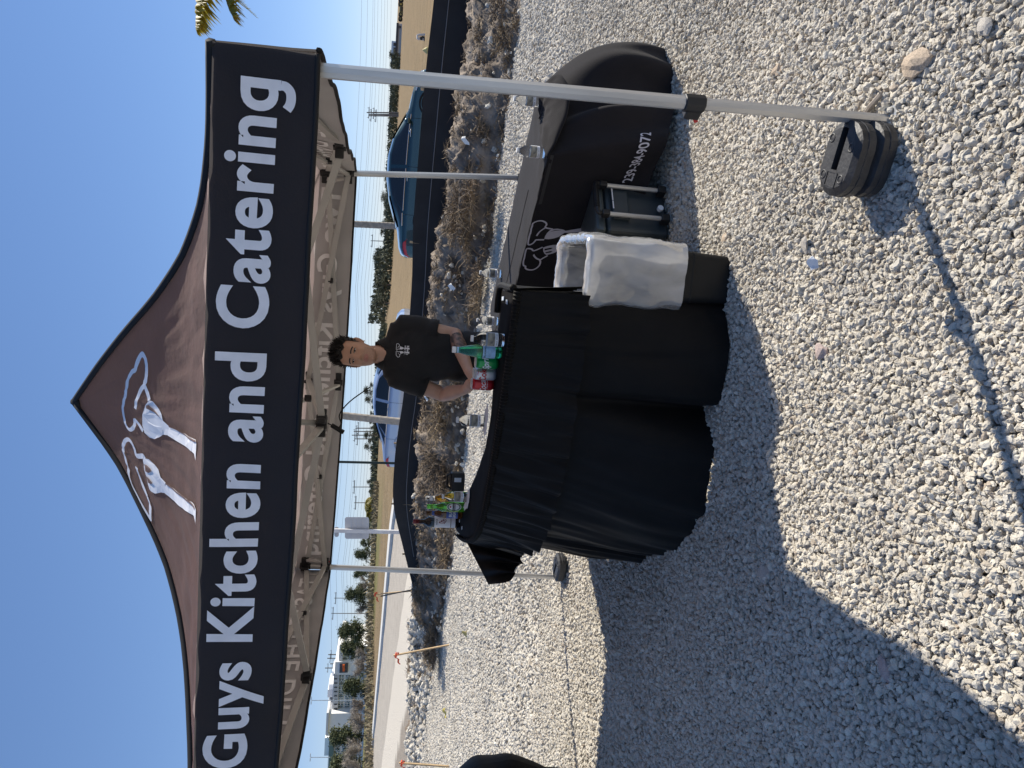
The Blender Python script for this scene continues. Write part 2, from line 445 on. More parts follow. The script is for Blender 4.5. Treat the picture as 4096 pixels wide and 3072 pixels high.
def scatter(name, P, sizes, ng, label_kind='stuff', seed=1):
    rng = np.random.default_rng(seed); n = len(P)
    me = bpy.data.meshes.new(name); me.vertices.add(n); me.vertices.foreach_set('co', np.asarray(P, dtype=np.float32).ravel())
    a = me.attributes.new('pick', 'INT', 'POINT'); a.data.foreach_set('value', rng.integers(0, 6, n).astype(np.int32))
    rot = rng.uniform(-3.14, 3.14, (n, 3)).astype(np.float32); rot[:, :2] *= .28
    a = me.attributes.new('rot', 'FLOAT_VECTOR', 'POINT'); a.data.foreach_set('vector', rot.ravel())
    sz = np.repeat(np.asarray(sizes, dtype=np.float32)[:, None], 3, 1)
    a = me.attributes.new('size', 'FLOAT_VECTOR', 'POINT'); a.data.foreach_set('vector', sz.ravel())
    me.update()
    o = bpy.data.objects.new(name, me); COL.objects.link(o)
    md = o.modifiers.new('stones', 'NODES'); md.node_group = ng
    props(o, kind=label_kind); return o
NG = stone_group('gravel_stones', M['stone'])
def band(y0, y1, sp, smin, smax, seed, layers=((0., 1.),), xlim=.70, xl=None):
    rng = np.random.default_rng(seed); P = []; S = []
    for dz, dens in layers:
        step = sp / math.sqrt(dens)
        yy = np.arange(y0, y1, step)
        for y in yy:
            half = xlim * y + .5
            x0 = -(xl or half); x0 = max(x0, -half) if xl else -half
            xs = np.arange(-half, half, step)
            p = np.stack([xs + rng.uniform(-.5, .5, len(xs)) * step, y + rng.uniform(-.5, .5, len(xs)) * step, np.full(len(xs), dz) + rng.uniform(-.004, .004, len(xs))], 1)
            s = smin + (smax - smin) * rng.beta(1.2, 3.2, len(xs))
            P.append(p); S.append(s)
    P = np.concatenate(P); S = np.concatenate(S)
    big = rng.random(len(S)) < .012; S[big] *= rng.uniform(1.3, 1.7, big.sum())
    # keep toe line of the earth bank free of stones
    toe = np.interp(P[:, 0], [p[0] for p in TOE], [p[1] for p in TOE])
    keep = P[:, 1] < toe + .5
    # gentle unevenness
    P[:, 2] += .008 * np.sin(P[:, 0] * 3.1 + P[:, 1] * 1.7) + .006 * np.sin(P[:, 0] * 7.3 - P[:, 1] * 5.1)
    P, S = P[keep], S[keep]
    for i in np.nonzero(P[:, 1] > 13.4)[0]: P[i, 2] += ground_z(float(P[i, 0]), float(P[i, 1]))
    return P, S
TOE = [(-14, 19.5), (-10, 18), (-7, 16.3), (-5, 14.9), (-3.1, 13.5), (-1, 12.5), (.5, 11.8), (1.6, 11.0), (2.4, 10.2), (3.6, 9.6), (4.8, 9.0), (8, 8.2), (12, 7.4)]
Pa, Sa = band(.85, 3.6, .0138, .0135, .032, 11, layers=((-.004, 1.0), (.006, .45)))
Pb, Sb = band(3.6, 6.5, .020, .019, .038, 12, layers=((-.004, 1.0), (.006, .35)))
Pc, Sc = band(6.5, 20, .042, .032, .060, 13)
scatter('gravel_stones', np.concatenate([Pa, Pb]), np.concatenate([Sa, Sb]), NG, seed=21)
scatter('far_gravel_stones', Pc, Sc, stone_group('far_gravel', M['stone'], sub=2), seed=22)

# ---- earth bank with dry grass in front of the silt fence
def bank_pt(s, w):
    """s along the toe polyline 0..1, w across 0 toe .. 1 behind crest"""
    xs = [p[0] for p in TOE]; x = lerp(-13, 11, s); y = float(np.interp(x, xs, [p[1] for p in TOE]))
    dpt = 1.9
    ch = float(np.interp(x, [-13, -10.2, -8.6, -7, -5.6, -4.7, -3.7, -2.5, -1.6, -.3, 1, 1.85, 2.7, 3.6, 4.2, 5.3, 8, 11], [.16, .2, .28, .38, .48, .50, .60, .74, .73, .73, .76, .69, .70, .70, .57, .56, .55, .55]))
    h = ch * (sstep(0, .62, w) - .55 * sstep(.68, 1., w))
    p = Vector((x + .35 * w * dpt, y + w * dpt, 0))
    n1 = noise.noise(Vector((p.x * 1.1, p.y * 1.1, 3))); n2 = noise.noise(Vector((p.x * 3.1, p.y * 3.1, 9))); n3 = noise.noise(Vector((p.x * 8, p.y * 8, 5)))
    n4 = noise.noise(Vector((p.x * 17, p.y * 17, 1))) + .6 * noise.noise(Vector((p.x * 34, p.y * 34, 2)))
    amp = sstep(0, .3, w) * .8 + .12
    p.z = -.05 + ground_z(p.x, p.y) + h + amp * (.13 * n1 + .12 * n2 + .10 * n3 + .06 * n4)
    p.y += .12 * n2 - .25 * n1 * (1 - w); p.x += .05 * n3
    return p
def bank_mat():
    m = mat('sandy bank', (.31, .255, .20), .95, noise_s=3.2, col2=(.085, .062, .044), bump=1.0, bump_s=22, detail=12)
    return m
bk = MB(); bk.grid(lambda u, v: bank_pt(u, v), 700, 64)
props(bk.build('earth_bank', bank_mat(), smooth=True), kind='structure')
# dry grass clumps
M['straw'] = mat('dry straw', (.30, .225, .135), .9, noise_s=1.3, col2=(.15, .105, .065))
M['roots'] = mat('brown roots', (.17, .135, .105), .9)
rg = random.Random(3); st = MB()
clumps = []
for i in range(900):
    s = rg.uniform(.16, .99); w_ = rg.uniform(.10, .75); clumps.append((bank_pt(s, w_), rg.uniform(.07, .22), rg.randint(30, 75)))
for (dx, dy, Y) in ((935, 1010, 13.6), (950, 1040, 13.4), (960, 1075, 13.3), (925, 985, 13.8), (975, 1095, 13.2), (985, 1165, 13.9), (960, 1190, 14.1), (925, 1395, 15.2), (935, 1410, 15.1), (940, 905, 12.9), (980, 470, 10.4), (1010, 440, 10.2), (1030, 620, 11.), (1010, 500, 10.6)):
    p = at(dx, dy, Y); clumps.append((p, .34, 420))
for c, r, n in clumps:
    for k in range(n):
        a = rg.uniform(0, 6.28); e = rg.uniform(-.2, 1.0); L_ = r * rg.uniform(.5, 1.25)
        d = Vector((math.cos(a) * math.cos(e), math.sin(a) * math.cos(e), math.sin(e)))
        b0 = c + Vector((rg.gauss(0, r * .5), rg.gauss(0, r * .4), -.03)); side = d.cross(Vector((rg.uniform(-1, 1), rg.uniform(-1, 1), rg.uniform(-1, 1)))).normalized() * rg.uniform(.003, .0065)
        mid = b0 + d * L_ * .55; tip = b0 + d * L_ + Vector((rg.uniform(-.05, .05), rg.uniform(-.05, .05), -L_ * rg.uniform(.05, .5)))
        st.cm = 0 if rg.random() < .7 else 1
        st.add([b0 - side, b0 + side, mid + side, mid - side, tip], [(0, 1, 2, 3), (3, 2, 4)])
props(st.build('dry_grass', [M['straw'], M['roots']]), kind='stuff')
# rubble on and below the bank
rngb = np.random.default_rng(8); P = []; S = []
for i in range(750):
    s = rngb.uniform(.05, 1); w_ = abs(rngb.normal(0, .22)); p = bank_pt(s, min(w_, .95)); p.y -= rngb.uniform(0, .35) if w_ < .15 else 0
    P.append((p.x, p.y, max(p.z, -.01) + .015)); S.append(rngb.uniform(.03, .085) * (1.7 if rngb.random() < .06 else 1))
for i in range(1700):   # stone heap on the left
    x = rngb.uniform(-12, -5.6); s = (x + 13) / 24; w_ = rngb.uniform(0, .62); p = bank_pt(s, w_)
    P.append((p.x, p.y, max(0, p.z) + .02)); S.append(rngb.uniform(.05, .17))
scatter('rubble', P, S, stone_group('rubble', M['stone'], sub=2), seed=31)
# ------------------------------------------------------------------ canopy tent
cFR, cBR, cBL, cFL = (Vector((.873, 2.052)), Vector((1.404, 5.169)), Vector((-1.513, 5.806)), Vector((-2.045, 2.689)))
cPK = Vector((-.193, 3.931))
HFR = [(0, 3.038), (.043, 2.985), (.18, 2.812), (.309, 2.638), (.4445, 2.442), (.574, 2.284), (.7056, 2.171), (.815, 2.11), (.883, 2.080), (1, 2.038)]
HFL = [(0, 3.038), (.088, 2.87), (.148, 2.757), (.295, 2.548), (.373, 2.446), (.484, 2.344), (.578, 2.283), (.738, 2.205), (1, 2.12)]
HBR = [(a, b) for a, b in HFR]; HBL = [(a, b + .01 * a) for a, b in HFL]
def hip(c, prof, t):
    xs = [a for a, b in prof]; z = float(np.interp(t, xs, [b for a, b in prof]))
    # a little rounding of the polyline
    z = .5 * z + .25 * (float(np.interp(t - .04, xs, [b for a, b in prof])) + float(np.interp(t + .04, xs, [b for a, b in prof]))) if .05 < t < .95 else z
    p = cPK.lerp(c, t); return Vector((p.x, p.y, z))
def roofpt(fa, fb, s, t, off=0.0, wr=1.0):
    """s 0..1 between two hips seen from outside left to right, t peak to eave"""
    a = hip(*fa, t); b = hip(*fb, t); p = a.lerp(b, s)
    ed = min(s, 1 - s) * 2; n = Vector((0, 0, 1))
    if wr:
        f = sstep(0, .25, ed) * t
        wv = noise.noise(Vector((s * 26, t * 5, 2.2))) * .017 + noise.noise(Vector((s * 7, t * 16, 4.4))) * .019 + noise.noise(Vector((s * 60, t * 9, 7))) * .007 + noise.noise(Vector((s * 5 + 3, t * 44, 1.4))) * .012 * sstep(.45, .8, t)
        p.z += wv * f * wr * (1 - .5 * sstep(.85, 1, t)) - .02 * math.sin(math.pi * s) * math.sin(math.pi * t)
    p.z += off
    return p
faces = {'front': ((cFL, HFL), (cFR, HFR)), 'right': ((cFR, HFR), (cBR, HBR)), 'back': ((cBR, HBR), (cBL, HBL)), 'left': ((cBL, HBL), (cFL, HFL))}
VB = {'FR': 1.765, 'BR': 1.785, 'BL': 1.865, 'FL': 1.872}
ends = {'front': ('FL', 'FR'), 'right': ('FR', 'BR'), 'back': ('BR', 'BL'), 'left': ('BL', 'FL')}
tent = thing('canopy_tent', 'black pop up canopy tent with white catering lettering and aluminium legs over the gravel', 'canopy tent', (cPK.x, cPK.y, 0))
ro = MB(); rl = MB()
for nm, (fa, fb) in faces.items():
    ro.grid(lambda u, v: roofpt(fa, fb, u, v), 90, 60, flip=True)
    rl.grid(lambda u, v: roofpt(fa, fb, u, v, -.012), 40, 30)
roof = ro.build('roof', M['fabric_roof'], tent, smooth=True)
rl.build('roof_lining', M['roof_lining'], tent, smooth=True)
pp = MB()
for c, prof in ((cFR, HFR), (cBR, HBR), (cBL, HBL), (cFL, HFL)):
    pts = [hip(c, prof, t / 40) + Vector((0, 0, .004)) for t in range(41)]
    pp.path(pts, .015, 6)
pp.path([Vector((cPK.x, cPK.y, 3.0)), Vector((cPK.x, cPK.y, 3.055))], [.05, .012], 8)
pp.build('hip_piping', M['piping'], tent, smooth=True)

def valpt(nm, u, v, off=0.0):
    """u 0..1 outside left to right, v 0 top .. 1 bottom"""
    (ca, ha), (cb, hb) = faces[nm]; ka, kb = ends[nm]
    a, b = ca.lerp(cb, u), None
    d = (cb - ca).normalized(); n = Vector((d.y, -d.x, 0))
    zt = lerp(ha[-1][1], hb[-1][1], u); zb = lerp(VB[ka], VB[kb], u)
    zb -= .012 * math.sin(math.pi * u)
    rip = v * (.010 * math.sin(u * 31 + 1) + .012 * noise.noise(Vector((u * 9, v * 1.2, len(nm))))) + .004 * math.sin(u * 77) * v
    if nm == 'right': rip += .03 * v * math.sin(u * 9)
    p = Vector((a.x, a.y, lerp(zt, zb, v))) + n * (rip + off + .004)
    return p
for nm in ('front', 'right', 'back', 'left'):
    a = MB(); a.grid(lambda u, v: valpt(nm, u, v), 120, 8, flip=True)
    va = a.build('valance', M['fabric_black'], tent, smooth=True)
    a = MB(); a.grid(lambda u, v: valpt(nm, u, v * .985 + .005, -.006), 120, 8)
    a.build('valance_lining', M['lining'], va, smooth=True)
    a = MB(); a.path([valpt(nm, i / 60, 1.0, -.002) for i in range(61)], .008, 6)
    a.build('hem', M['piping'], va, smooth=True)
    # stitched seam near the hem
    body = 'Two Guys Kitchen and Catering' if nm in ('front', 'back') else 'TASTE THE DIFFERENCE!'
    L_ = (faces[nm][1][0] - faces[nm][0][0]).length
    tv, tf = text2d(body, .027 if nm in ('front', 'back') else .014, .12, 0, 1.06)
    hook = None
    if body.endswith('g'):      # plain single-storey g: a q with its tail bent round
        tv, tf = text2d(body[:-1] + 'q', .027, .12, 0, 1.06)
        xr = max(p[0] for p in tv); tail = [p[0] for p in tv if p[1] < -.12 and p[0] > xr - .45]
        sx0, sx1 = min(tail), max(tail); sw_ = sx1 - sx0; xc = (sx0 + sx1) / 2
        tv = [(p[0], -.07) if (p[1] < -.07 and p[0] > sx0 - .02) else p for p in tv]
        hook = (catmull([(xc, -.07), (xc - .012, -.135), (xc - .075, -.195), (xc - .17, -.21), (xc - .26, -.195), (xc - .33, -.155)], 5), sw_ * .92)
    x0, x1, y0, y1 = textbounds(tv)
    ua, ub = (.108, .974) if nm == 'front' else (.035, .957) if nm == 'back' else (.055, .93)
    cap = .62 if nm in ('front', 'back') else .44
    base = .64 if nm in ('front', 'back') else .66
    capu = .729 if nm in ('front', 'back') else .729
    cap = .50 if nm in ('front', 'back') else .44
    capu = textbounds(text2d('H', .027)[0])[3]; base = .61 if nm in ('front', 'back') else .66
    def mp(p, off, sgn=1):
        return valpt(nm, ua + (ub - ua) * (p[0] - x0) / (x1 - x0), base - cap * p[1] / capu, off)
    l = MB(); l.add([mp(p, .0045) for p in tv], tf)
    if hook: l.ribbon(hook[0], hook[1], lambda X, Y: mp((X, Y), .0052))
    l.build('lettering', M['print_white'], va)
    l = MB(); l.add([mp(p, -.0105) for p in tv], [f[::-1] for f in tf])
    if hook: l.ribbon(hook[0], hook[1], lambda X, Y: mp((X, Y), -.0112))
    l.build('lettering', M['print_back'], va)
# printed emblem on the front slope: two chef hats over a spoon and a fork
EM = dict(
 hat1=[(.6808,.3637),(.744,.3512),(.7595,.3585),(.7811,.3665),(.8114,.3731),(.8449,.375),(.861,.3668),(.8516,.3501),(.8313,.3316),(.8189,.3245),(.8175,.3109),(.7998,.2933),(.7679,.2795),(.7182,.2661),(.6695,.2469),(.6127,.2326),(.5456,.229),(.5049,.2351),(.5,.2489),(.5233,.2666),(.5493,.2761),(.5756,.2827),(.5339,.314)],
 arc1=[(.744,.3512),(.7297,.3334),(.7044,.3191),(.6704,.3057),(.6395,.2968)],
 spoonA=[(.6808,.3637),(.6758,.3795),(.6535,.3943),(.6291,.412),(.6085,.4154),(.5945,.4378),(.5627,.4313),(.5566,.4058),(.5409,.3876),(.5224,.364),(.5175,.3419),(.5291,.3216),(.5607,.3151),(.6151,.3255),(.6605,.3452)],
 spoonH=[(.5933,.4377),(.5909,.4978),(.5888,.5532),(.5948,.6334),(.589,.6512),(.5684,.6455),(.5544,.649),(.5633,.6274),(.5582,.5765),(.5576,.5276),(.5592,.4715),(.5618,.4312)],
 wedge=[(.6582,.3502),(.6612,.3611),(.6434,.3808),(.6178,.4076),(.634,.3794),(.6467,.3645),(.6464,.3497)],
 line1=[(.5942,.4419),(.5938,.4752),(.5902,.5059),(.5873,.5454),(.5888,.5917),(.5923,.6443)],
 hat2=[(.2382,.3144),(.2684,.3101),(.3051,.3008),(.357,.2966),(.3912,.2958),(.3505,.2596),(.3822,.2555),(.4118,.2453),(.4159,.2286),(.3689,.2077),(.2774,.1928),(.2041,.1921),(.1556,.2002),(.1013,.2019),(.0456,.2118),(.04,.2331),(.0357,.2543),(.043,.2767),(.0598,.2977),(.1171,.303),(.1466,.2983),(.1688,.2929)],
 arc2=[(.2714,.2546),(.2106,.2604),(.1811,.2784),(.1688,.2929)],
 forkA=[(.3836,.2977),(.4009,.3203),(.4017,.348),(.3946,.3634),(.376,.3787),(.3775,.4041),(.3177,.3836),(.2985,.3645),(.2619,.3403),(.24,.3175),(.2684,.3101),(.3051,.3008)],
 forkH=[(.3765,.404),(.3929,.4523),(.4108,.5052),(.4408,.5883),(.4447,.6328),(.4083,.629),(.4173,.6057),(.4011,.5626),(.3678,.4895),(.3428,.4316),(.3165,.3834)],
 tine1=[(.3536,.2991),(.3649,.3153),(.3685,.3336),(.3622,.3372),(.3318,.3191),(.3208,.3031)],
 tine2=[(.2975,.3044),(.3067,.3212),(.3054,.335),(.286,.3268),(.2723,.3107)],
 line2=[(.3774,.4077),(.392,.4522),(.4101,.5051),(.4342,.5729),(.4412,.6228)])
fa, fb = faces['front']
def mpr(off):
    def f(x, y):   # x = lateral metres / 3.16, y = slope parameter
        t = max(.03, min(1, y)); return roofpt(fa, fb, min(1, max(0, x)), t, off)
    return f
# strokes are drawn in metric space (lateral width grows with t), then mapped back
def stroke(mb, pts, w, off):
    W0 = 3.16; pts = catmull(pts, 4)
    tm = sum(p[1] for p in pts) / len(pts)
    P2 = [((p[0] - .5) * W0 * tm, p[1] * 1.9) for p in pts]
    f = mpr(off)
    mb.ribbon(P2, w, lambda X, Y: f(X / (W0 * tm) + .5, Y / 1.9))
em = MB(); o_ = .006
for k in ('hat1', 'arc1', 'hat2', 'arc2'): stroke(em, EM[k], .021, o_)
for k in ('spoonA', 'spoonH', 'forkA', 'forkH'): em.poly(EM[k], mpr(o_), .035)
emb = em.build('emblem', M['print_white'], roof)
em = MB()
for k in ('wedge', 'tine1', 'tine2'): em.poly(EM[k], mpr(o_ + .004), .03)
for k in ('line1', 'line2'): stroke(em, EM[k], .008, o_ + .004)
em.build('emblem_cutout', M['fabric_roof'], emb)

# ---- legs: outer tube, inner tube, latch, foot plate, brackets
leg_top = {'FR': Vector((.846, 2.11, 2.0)), 'BR': Vector((1.375, 5.10, 2.0)), 'BL': Vector((-1.475, 5.765, 2.08)), 'FL': Vector((-1.97, 2.75, 2.07))}
leg_foot = {'FR': Vector((.898, 2.066, 0)), 'BR': Vector((1.545, 5.17, 0)), 'BL': Vector((-1.575, 5.806, 0)), 'FL': Vector((-2.10, 2.66, 0))}
ZL = {'FR': 1.80, 'BR': 1.83, 'BL': 1.90, 'FL': 1.90}
ZU = {'FR': 1.99, 'BR': 2.0, 'BL': 2.07, 'FL': 2.06}
ctr = Vector((cPK.x, cPK.y, 0))
def on_leg(k, z):
    a, b = leg_foot[k], leg_top[k]; return a.lerp(b, (z - a.z) / (b.z - a.z))
for k in ('FR', 'BR', 'BL', 'FL'):
    ax = (Vector((cBR.x, cBR.y, 0)) - Vector((cFR.x, cFR.y, 0))).normalized()
    zl = {'FR': .66, 'BR': .62, 'BL': .46, 'FL': .6}[k]
    g = MB(); w_ = .039
    d = (leg_top[k] - leg_foot[k]).normalized(); x = ax; y = d.cross(x).normalized()
    def octo(z, w):
        p = on_leg(k, z); c = .3 * w
        return [p + x * (sx * (w / 2 - (c if i else 0))) + y * (sy * (w / 2 - (0 if i else c))) for sx, sy, i in ((1, 1, 0), (1, 1, 1), (-1, 1, 1), (-1, 1, 0), (-1, -1, 0), (-1, -1, 1), (1, -1, 1), (1, -1, 0))]
    def tube(mb, z0, z1, w):
        vs = octo(z0, w) + octo(z1, w)
        mb.add(vs, [(i, (i + 1) % 8, 8 + (i + 1) % 8, 8 + i) for i in range(8)] + [tuple(range(7, -1, -1)), tuple(range(8, 16))])
    tube(g, zl, ZU[k], w_)
    lg = g.build('leg', M['alu'], tent)
    g = MB(); tube(g, .01, zl + .02, w_ * .88); g.build('inner_leg', M['alu'], lg)
    g = MB(); tube(g, zl - .035, zl + .03, w_ * 1.3)
    pz = on_leg(k, zl - .01); ins = (ctr - pz); ins.z = 0; ins.normalize()
    g.beam(pz + ins * .02, pz + ins * .05, .03, .05)
    lt = g.build('latch', M['nylon'], lg, bevel=.004)
    g = MB(); g.beam(pz + ins * .045 + Vector((0, 0, -.012)), pz + ins * .062 + Vector((0, 0, -.025)), .016, .012); g.build('latch_button', M['red_plastic'], lg)
    g = MB(); p0 = on_leg(k, .006)
    out_ = -ins
    g.beam(p0 - x * .034 + out_ * .01, p0 + x * .034 + out_ * .01, .07, .006)
    q_ = p0 + Vector((.026, -.006, 0)); g.add([q_, q_ + Vector((.03, -.008, 0)), q_ + Vector((0, 0, .04)), q_ + Vector((0, .004, 0)), q_ + Vector((.03, -.004, 0)), q_ + Vector((0, .004, .04))], [(0, 1, 2), (5, 4, 3), (0, 2, 5, 3), (1, 4, 5, 2), (0, 3, 4, 1)])
    g.build('foot_plate', M['zinc'], lg)
    g = MB(); g.cm = 0
    scp = on_leg(k, .055) - y * (w_ * .41); g.path([scp, scp - y * .003], .006, 10); g.build('screw', M['nylon'], lg)
    for zz, hh in ((ZL[k], .07), (ZU[k] - .02, .08)):
        g = MB(); tube(g, zz - hh / 2, zz + hh / 2, w_ * 1.2)
        nb = {'FR': ('FL', 'BR'), 'BR': ('FR', 'BL'), 'BL': ('BR', 'FL'), 'FL': ('BL', 'FR')}[k]
        for q in nb:
            dv = (leg_top[q] - leg_top[k]); dv.z = 0; dv.normalize()
            pq = on_leg(k, zz); g.beam(pq, pq + dv * .07, .03, hh * .7)
        g.build('bracket', M['nylon'], lg, bevel=.004)
    g = MB(); pz = on_leg(k, ZL[k] - .02); g.beam(pz - y * .03 + x * .02, pz - y * .045 + x * .03, .012, .02); g.build('pull_pin', M['red_plastic'], lg)
# ---- scissor trusses
def node(a, b, up): 
    m = (leg_top[a] + leg_top[b]) / 2
    m = m.copy(); m.z = ((ZU[a] + ZU[b]) / 2 + .03) if up else ((ZL[a] + ZL[b]) / 2 - .015)
    return m
hubL = Vector((cPK.x - .06, cPK.y, 1.845)); hubU = Vector((cPK.x - .06, cPK.y, 2.20))
def bar(a, b, joint=None):
    g = MB(); g.beam(a, b, .016, .034); g.build('truss_bar', M['alu_white'], tent)
def joint(p, s=.05):
    g = MB(); s *= .8; g.box(p, (s, s, s * 1.05), Matrix.Rotation(R(12), 3, 'Z')); g.build('truss_joint', M['nylon'], tent, bevel=.005)
sides = (('FR', 'BR'), ('BR', 'BL'), ('BL', 'FL'), ('FL', 'FR'))
for a, b in sides:
    nl, nu = node(a, b, False), node(a, b, True)
    inn = (ctr - nl); inn.z = 0; inn.normalize()
    for k in (a, b):
        lo, hi = on_leg(k, ZL[k]), on_leg(k, ZU[k] - .03)
        s = inn * .012
        bar(lo + s, nu + s); bar(hi - s, nl - s)
        joint((lo + nu) / 2 * .5 + (hi + nl) / 2 * .5, .042)
    # brackets in the middle of each side
    for p in (nl, nu):
        g = MB(); g.box(p, (.038, .038, .062), Matrix.Rotation(R(12), 3, 'Z')); dv = (leg_top[b] - leg_top[a]); dv.z = 0; dv.normalize()
        g.beam(p - dv * .07, p + dv * .06, .022, .042); g.beam(p, p + inn * .06, .022, .042)
        g.build('truss_bracket', M['nylon'], tent, bevel=.004)
    # cross bars to the hub
    sd_ = inn.cross(Vector((0, 0, 1))) * .014
    bar(nl + sd_ + inn * .05, hubU + sd_); bar(nu - sd_, hubL - sd_ - inn * .03)
    joint((nl + hubU + nu + hubL) / 4, .05)
g = MB(); g.path([hubL - Vector((0, 0, .03)), hubL + Vector((0, 0, .55)), Vector((cPK.x, cPK.y, 3.0))], .016, 10); g.build('centre_pole', M['alu_white'], tent, smooth=True)
for h in (hubL, hubU):
    g = MB(); g.box(h, (.08, .08, .055), Matrix.Rotation(R(12), 3, 'Z')); 
    for a in range(4):
        dv = Vector((math.cos(R(12 + 90 * a)), math.sin(R(12 + 90 * a)), 0)); g.beam(h, h + dv * .075, .028, .045)
    g.build('hub', M['nylon'], tent, bevel=.006)
g = MB(); pts = [hubL + Vector(v) for v in ((0, 0, -.03), (-.02, -.02, -.07), (-.05, -.01, -.10), (-.03, 0, -.085), (.0, -.01, -.10), (.05, -.02, -.09), (.12, 0, -.14), (.20, .01, -.24))]
g.path([Vector(p) for p in catmull([tuple(p) for p in pts], 5)], .0035, 5); g.path([hubL + Vector((-.01, 0, -.05)), hubL + Vector((-.045, -.01, -.115))], .012, 6)
g.build('cord', M['cord'], tent)
# rolled lining sleeves at the rear legs
for k in ('BL', 'BR'):
    g = MB(); p = on_leg(k, ZU[k] - .03); q = on_leg(k, ZL[k] + .03)
    for sx in (-1, 1):
        g.path([p + Vector((sx * .05, -.02, 0)), (p + q) / 2 + Vector((sx * .058, -.03, .01)), q + Vector((sx * .045, -.02, 0))], [.014, .017, .010], 7)
    g.build('corner_sleeve', M['roof_lining'], tent, smooth=True)

# ---- leg weights: two stacked plates at each foot
def weight_plate(mb, c, ax, L_, Wd, T):
    ax = Vector(ax).normalized(); ay = Vector((-ax.y, ax.x, 0))
    out_, slot = [], []
    def ob(l, w, n=9):
        p = []
        for sgn in (1, -1):
            for i in range(n):
                a = lerp(-90, 90, i / (n - 1)); p.append((sgn * (l / 2 - w / 2 * .8) + sgn * math.cos(R(a)) * w / 2 * .8, sgn * math.sin(R(a)) * w / 2))
        return p
    O = ob(L_, Wd); S = []
    n = len(O); ch = .018
    def P(p, z, k=1.0): return Vector(c) + ax * p[0] * k + ay * p[1] * k + Vector((0, 0, z))
    k2 = 1 - 2 * ch / Wd
    rings = [[P(p, 0, k2) for p in O], [P(p, ch * .6, 1) for p in O], [P(p, T - ch * .7, 1) for p in O], [P(p, T, k2) for p in O]]
    vs = [v for r in rings for v in r]
    fs = [(i * n + j, i * n + (j + 1) % n, (i + 1) * n + (j + 1) % n, (i + 1) * n + j) for i in range(3) for j in range(n)]
    # open C shaped slot from the leg side to the middle, modelled as a sunk channel
    mb.add(vs, fs); mb.add(rings[0], [tuple(range(n - 1, -1, -1))])
    sl, sw = L_ * .56, .034
    x1 = L_ / 2 * k2
    # top face with a rectangular slot cut out
    top = [(p[0] * k2, p[1] * k2) for p in O]
    left = [p for p in top]
    bm = bmesh.new(); bvs = [bm.verts.new((p[0], p[1], 0)) for p in top]; bm.faces.new(bvs); bmesh.ops.triangulate(bm, faces=bm.faces[:])
    for co, no in (((0, sw / 2, 0), (0, 1, 0)), ((0, -sw / 2, 0), (0, 1, 0)), ((x1 - sl, 0, 0), (1, 0, 0))):
        bmesh.ops.bisect_plane(bm, geom=bm.verts[:] + bm.edges[:] + bm.faces[:], plane_co=co, plane_no=no)
    bm.verts.index_update()
    fv = [P((v.co.x, v.co.y), T) for v in bm.verts]
    ff = []
    for f in bm.faces:
        m = f.calc_center_median()
        if abs(m.y) < sw / 2 and m.x > x1 - sl: continue
        ff.append(tuple(v.index for v in f.verts))
    bm.free(); mb.add(fv, ff)
    dp = T * .75
    a, b, c2, d = (x1 - sl, -sw / 2), (x1, -sw / 2), (x1, sw / 2), (x1 - sl, sw / 2)
    q = [P(p, T) for p in (a, b, c2, d)] + [P(p, T - dp) for p in (a, b, c2, d)]
    mb.add(q, [(4, 5, 6, 7), (0, 1, 5, 4), (2, 3, 7, 6), (3, 0, 4, 7)])
    return lambda x, y, z: Vector(c) + ax * x + ay * y + Vector((0, 0, z))
def make_weight(c, ax, label, group):
    t = thing('tent_weight', label, 'tent weight', c, group)
    m = MB(); L_, Wd, T = .235, .19, .07
    f = weight_plate(m, c, ax, L_, Wd, T); body = m.build('plate', M['weight'], t)
    m = MB()
    for x, y in ((.055, .058), (.04, -.058), (-.058, .05), (-.058, -.05)):
        prof = [(.016, .0), (.014, .0025), (.010, .0025), (.0095, -.004)]
        p = f(x, y, T)
        m.lathe([(r, z) for r, z in prof], p, 14, cap=False); m.lathe([(.0094, -.0), (.0001, .0012)], p, 14, cap=False)
    m.build('stud', M['weight'], t, smooth=True)
    m = MB()
    pts = [f(-.066 + dx, dy, T + .001) for dx, dy in ((-.022, -.028), (.022, -.028), (.022, .028), (-.022, .028))]
    for i in range(4): m.beam(pts[i], pts[(i + 1) % 4], .003, .003)
    m.build('maker_frame', M['weight'], t)
    m = MB(); m.path([f(*p, T * .52) for p in [(x, y) for x, y in [(math.cos(a) * (L_ / 2 - .08) * 0 + (L_ / 2 - Wd * .4) * (1 if math.cos(a) > 0 else -1) + math.cos(a) * Wd * .4 * 1.004, math.sin(a) * Wd / 2 * 1.004) for a in [i * 2 * math.pi / 40 for i in range(41)]]]], .0012, 4)
    m.build('mould_line', M['weight'], t)
    return t
axw = (.9, -.43, 0)
make_weight((.778, 2.098, .012), axw, 'lower black plate weight lying on the gravel at the near right tent leg', 'plate weights at the near tent leg')
make_weight((.772, 2.10, .084), axw, 'upper black plate weight with a slot stacked by the near right tent leg', 'plate weights at the near tent leg')
make_weight((-1.47, 5.72, .01), (-.8, .5, 0), 'black plate weight on the gravel at the rear left tent leg', 'plate weights at the rear tent legs')
make_weight((1.44, 5.1, .01), (.8, .5, 0), 'black plate weight hidden behind the covered table at the rear right tent leg', 'plate weights at the rear tent legs')
